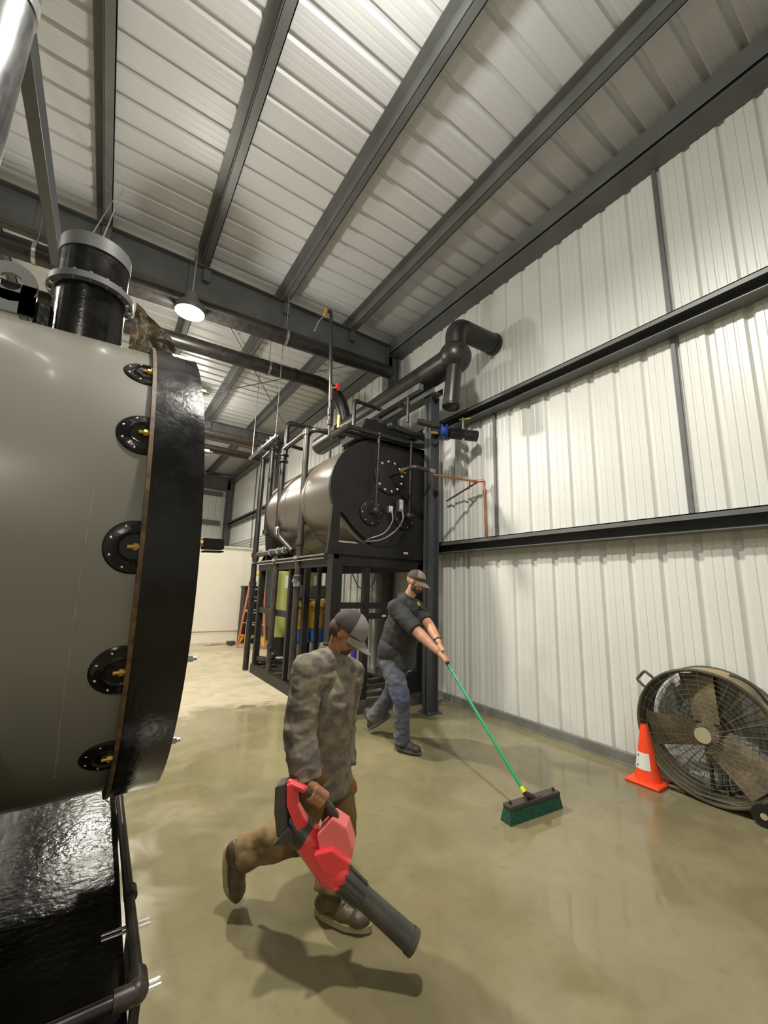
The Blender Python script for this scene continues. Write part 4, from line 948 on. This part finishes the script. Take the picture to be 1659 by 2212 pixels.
MB().lathe(lw.lerp(le,.10),(lw-le),[(.034,-.01),(.039,-.01),(.039,.01),(.034,.01)],20).build('wristband','rubber',m2)
# ---- man with the blower
m1=thing('person','man in a grey patterned jacket, brown trousers and grey cap with a red blower','person',(1.05,2.15,0))
f1=V((.70,-.71,0)).normalized(); r1=V((f1.y,-f1.x,0))
S=.90
pel=aty(694,1628,2.17); ch=aty(706,1500,2.10); nk=aty(725,1412,2.08); hc=aty(747,1368,2.02)
rs=aty(664,1446,1.99); ls=aty(762,1452,2.17); re=aty(648,1588,1.97); rw=aty(664,1690,1.90)
le=aty(742,1560,2.24); lw=aty(748,1655,2.15)
rh=aty(672,1648,2.12); lh=aty(716,1640,2.24); rk=aty(640,1798,2.14); ra=aty(524,1842,2.33); lk=aty(736,1778,2.12); la=V((1.125,2.07,.090))
print('m1',pel,hc,rk,ra,lk,la)
B=MB()
hf=(f1+V((.0,.0,-.75))).normalized()
def head_s(c,f,up,sc_):
    t=MB(); A=head(t,V((0,0,0)),f,up); B.add([c+p*sc_ for p in t.v],t.f); return A
A1=head_s(hc,hf,V((0,0,1)),.92)
B.cap(nk+V((.0,.0,-.04)),hc+V((-.025,.02,-.03)),.055,.052)
B.cap(pel,ch,.12,.12).cap(ch,nk+V((0,0,-.09)),.12,.07).cap(rs,ls,.045,.045).cap(rh,lh,.10,.10)
B.cap(rs,re,.048,.043).cap(re,rw,.043,.028).cap(ls,le,.05,.042).cap(le,lw,.042,.028)
B.cap(rh,rk,.085,.058).cap(rk,ra,.056,.040).cap(lh,lk,.085,.058).cap(lk,la,.056,.040)
# blower geometry
bt0=aty(722,1880,1.80); tip=aty(893,2036,1.575); bdv=(tip-bt0).normalized()
gh=aty(684,1722,1.80); ha=(aty(720,1752,1.80)-aty(640,1700,1.84)).normalized()
grip_hand(B,rw,gh,ha,V((-.2,-.25,.9)),.015,1,.92)
lf=lw+V((.01,-.03,-.07))
B.cap(lw,lf,.024,.020)
for k in range(4):
    o_=lf+V((.012*(k-1.5)*1.2,-.012*(k-1.5),0)); B.cap(o_,o_+V((.004,-.008,-.035)),.009,.0085,8).cap(o_+V((.004,-.008,-.035)),o_+V((-.004,-.0,-.062+.004*abs(k-1))),.0085,.0075,8)
B.cap(lw+V((.01,-.02,-.03)),lw+V((.035,-.035,-.075)),.012,.009,8)
fused(B,'body','skin2',m1,.005,3)
s_,f_,u_=A1
t=MB(); 
t.ell(hc+f_*.044-u_*.070,(.040,.038,.030),A1).ell(hc+f_*.074-u_*.052,(.027,.013,.018),A1)
fused(t,'beard','beard',m1,.005,2,.003,40.)
t=MB(); t.ell(hc-f_*.03+u_*.0,(.072,.075,.055),A1); fused(t,'hair','beard',m1,.005,2,.003,40.)
eyes(hc-f_*.008,A1,m1)
ballcap(hc+u_*.006,A1,m1,'capgrey','capdark','capgrey',drop=.03,R=(.084,.104,.092))
T=MB()
T.cap(pel+V((0,0,-.02)),ch,.148,.150).cap(ch,nk+V((0,0,-.12)),.150,.095).cap(rs+V((.03,.015,-.035)),ls+V((-.02,0,-.035)),.078,.075)
T.cap(nk+V((-.02,.01,-.030)),rs+V((.006,.0,.0)),.070,.076).cap(nk+V((0,.02,-.04)),ls,.062,.068)
T.cap(rs,re,.080,.080).cap(re,re.lerp(rw,.5),.078,.076).cyl(re.lerp(rw,.4),rw+(re-rw)*.02,.078,.064,24)
T.cap(ls,le,.068,.070).cap(le,le.lerp(lw,.5),.070,.064).cyl(le.lerp(lw,.4),lw,.064,.054,24)
T.cyl(pel+V((0,0,-.17)),pel+V((0,0,.02)),.166,.154,32)
fused(T,'jacket','camo',m1,.006,3,.009,10.)
MB().lathe(nk+V((-.012,.014,-.01)),(f1*.25+V((0,0,1))),[(.078,-.035),(.088,-.035),(.080,.045),(.072,.045),(.078,-.035)],28).build('collar','camo',m1)
J=MB()
J.cap(rh+V((.01,0,-.05)),lh+V((0,0,-.05)),.108,.108).cap(rh+V((.01,.01,-.06)),rk,.108,.092).cap(rk,ra.lerp(rk,.2),.090,.074).cyl(ra.lerp(rk,.3),ra,.076,.078,24)
J.cap(lh+V((0,0,-.05)),lk,.106,.088).cap(lk,la.lerp(lk,.25),.086,.074).cyl(la.lerp(lk,.35),la+V((0,0,.025)),.076,.080,24)
fused(J,'trousers','pants',m1,.007,3,.016,7.)
boot(m1,la,la+V((.12,-.17,0)),None,'boot','sole',shaft=.17,L=.30,W=.053)
rup=V((.66,-.70,.12)).normalized()
boot(m1,ra+V((-.005,.005,-.02)),ra+V((.02,.05,-.3)),None,'boot','sole',up=rup,shaft=.05,L=.25,W=.052)
# ---- leaf blower
bl_=thing('leaf_blower','red and black handheld leaf blower carried by the man in the patterned jacket','leaf blower',tuple(bt0))
def L3(pts,y,t,m_,nm,par=None,bev=.006,dy=0):
    q=[aty(u_,v_,y) for u_,v_ in pts]; d=V((.62,.78,0)).normalized()
    return MB().prism([p-d*t/2 for p in q],d*t).build(nm,m_,par or bl_,bevel=bev,smooth=False)
mb=MB().cyl(bt0-bdv*.02,bt0+bdv*.16,.052,.044,n=32).cyl(bt0+bdv*.16,tip,.043,.047,n=32,cap=False)
mb.build('nozzle_tube','toolblk',bl_)
MB().lathe(tip,bdv,[(.047,-.02),(.050,-.02),(.050,.004),(.041,.004),(.041,-.05)],32).build('nozzle_lip','toolblk',bl_)
for k in range(8):
    a=2*math.pi*k/8; u_,w_,d_=frame(bdv); n_=(u_*math.cos(a)+w_*math.sin(a)); MB().bar(bt0+bdv*.01+n_*.052,bt0+bdv*.15+n_*.046,.006,.012,tuple(n_)).build('tube_rib','toolblk',bl_)
bb=aty(655,1800,1.87)
h1=MB().cap(bb+bdv*.02,bt0-bdv*.02,.062,.070,24).cap(bt0-bdv*.03,bt0+bdv*.01,.070,.066,24); h1.build('fan_housing','red',bl_)
L3([(690,1790),(722,1755),(752,1775),(766,1822),(760,1852),(742,1868),(700,1850)],1.80,.10,'redlight','motor_cover')
L3([(680,1838),(720,1828),(760,1858),(735,1888),(700,1880)],1.76,.055,'red','front_cowl')
L3([(622,1690),(640,1686),(644,1735),(666,1772),(690,1800),(668,1830),(640,1780),(622,1735)],1.85,.05,'red','rear_strut')
MB().cyl(gh-ha*.075,gh+ha*.075,.015,n=16).build('grip','toolblk',bl_)
q=[aty(628,1692,1.85),gh-ha*.07]; MB().cap(q[0],q[1],.017,.016).build('grip_rear_end','red',bl_)
MB().cap(gh+ha*.07,aty(722,1762,1.80),.016,.022).build('grip_front_end','toolblk',bl_)
L3([(600,1690),(622,1684),(628,1790),(604,1800),(598,1745)],1.87,.08,'toolblk','battery')
MB().cyl(bb-bdv*.085,bb+bdv*.02,.060,.062,n=28).build('air_inlet','toolblk',bl_)
L3([(592,1818),(628,1776),(640,1790),(640,1812)],1.86,.07,'toolblk','inlet_guard')
for k in range(4): MB().lathe(bb-bdv*(.07-.022*k),bdv,[(.060,-.003),(.065,-.003),(.065,.003),(.060,.003)],28).build('inlet_ring','toolblk',bl_)
#ENDP3
#CAMERA
cam=bpy.data.cameras.new('camera'); co=bpy.data.objects.new('camera',cam); COL.objects.link(co)
co.matrix_world=Matrix.Translation(CAM)@RM.to_4x4()
cam.sensor_fit='VERTICAL'; cam.sensor_height=36.; cam.lens=36.*F/2212.; cam.clip_start=.05; cam.clip_end=100
sc.camera=co
sc.view_settings.view_transform='Standard'; sc.view_settings.look='None'; sc.view_settings.gamma=1; sc.view_settings.exposure=-0.10
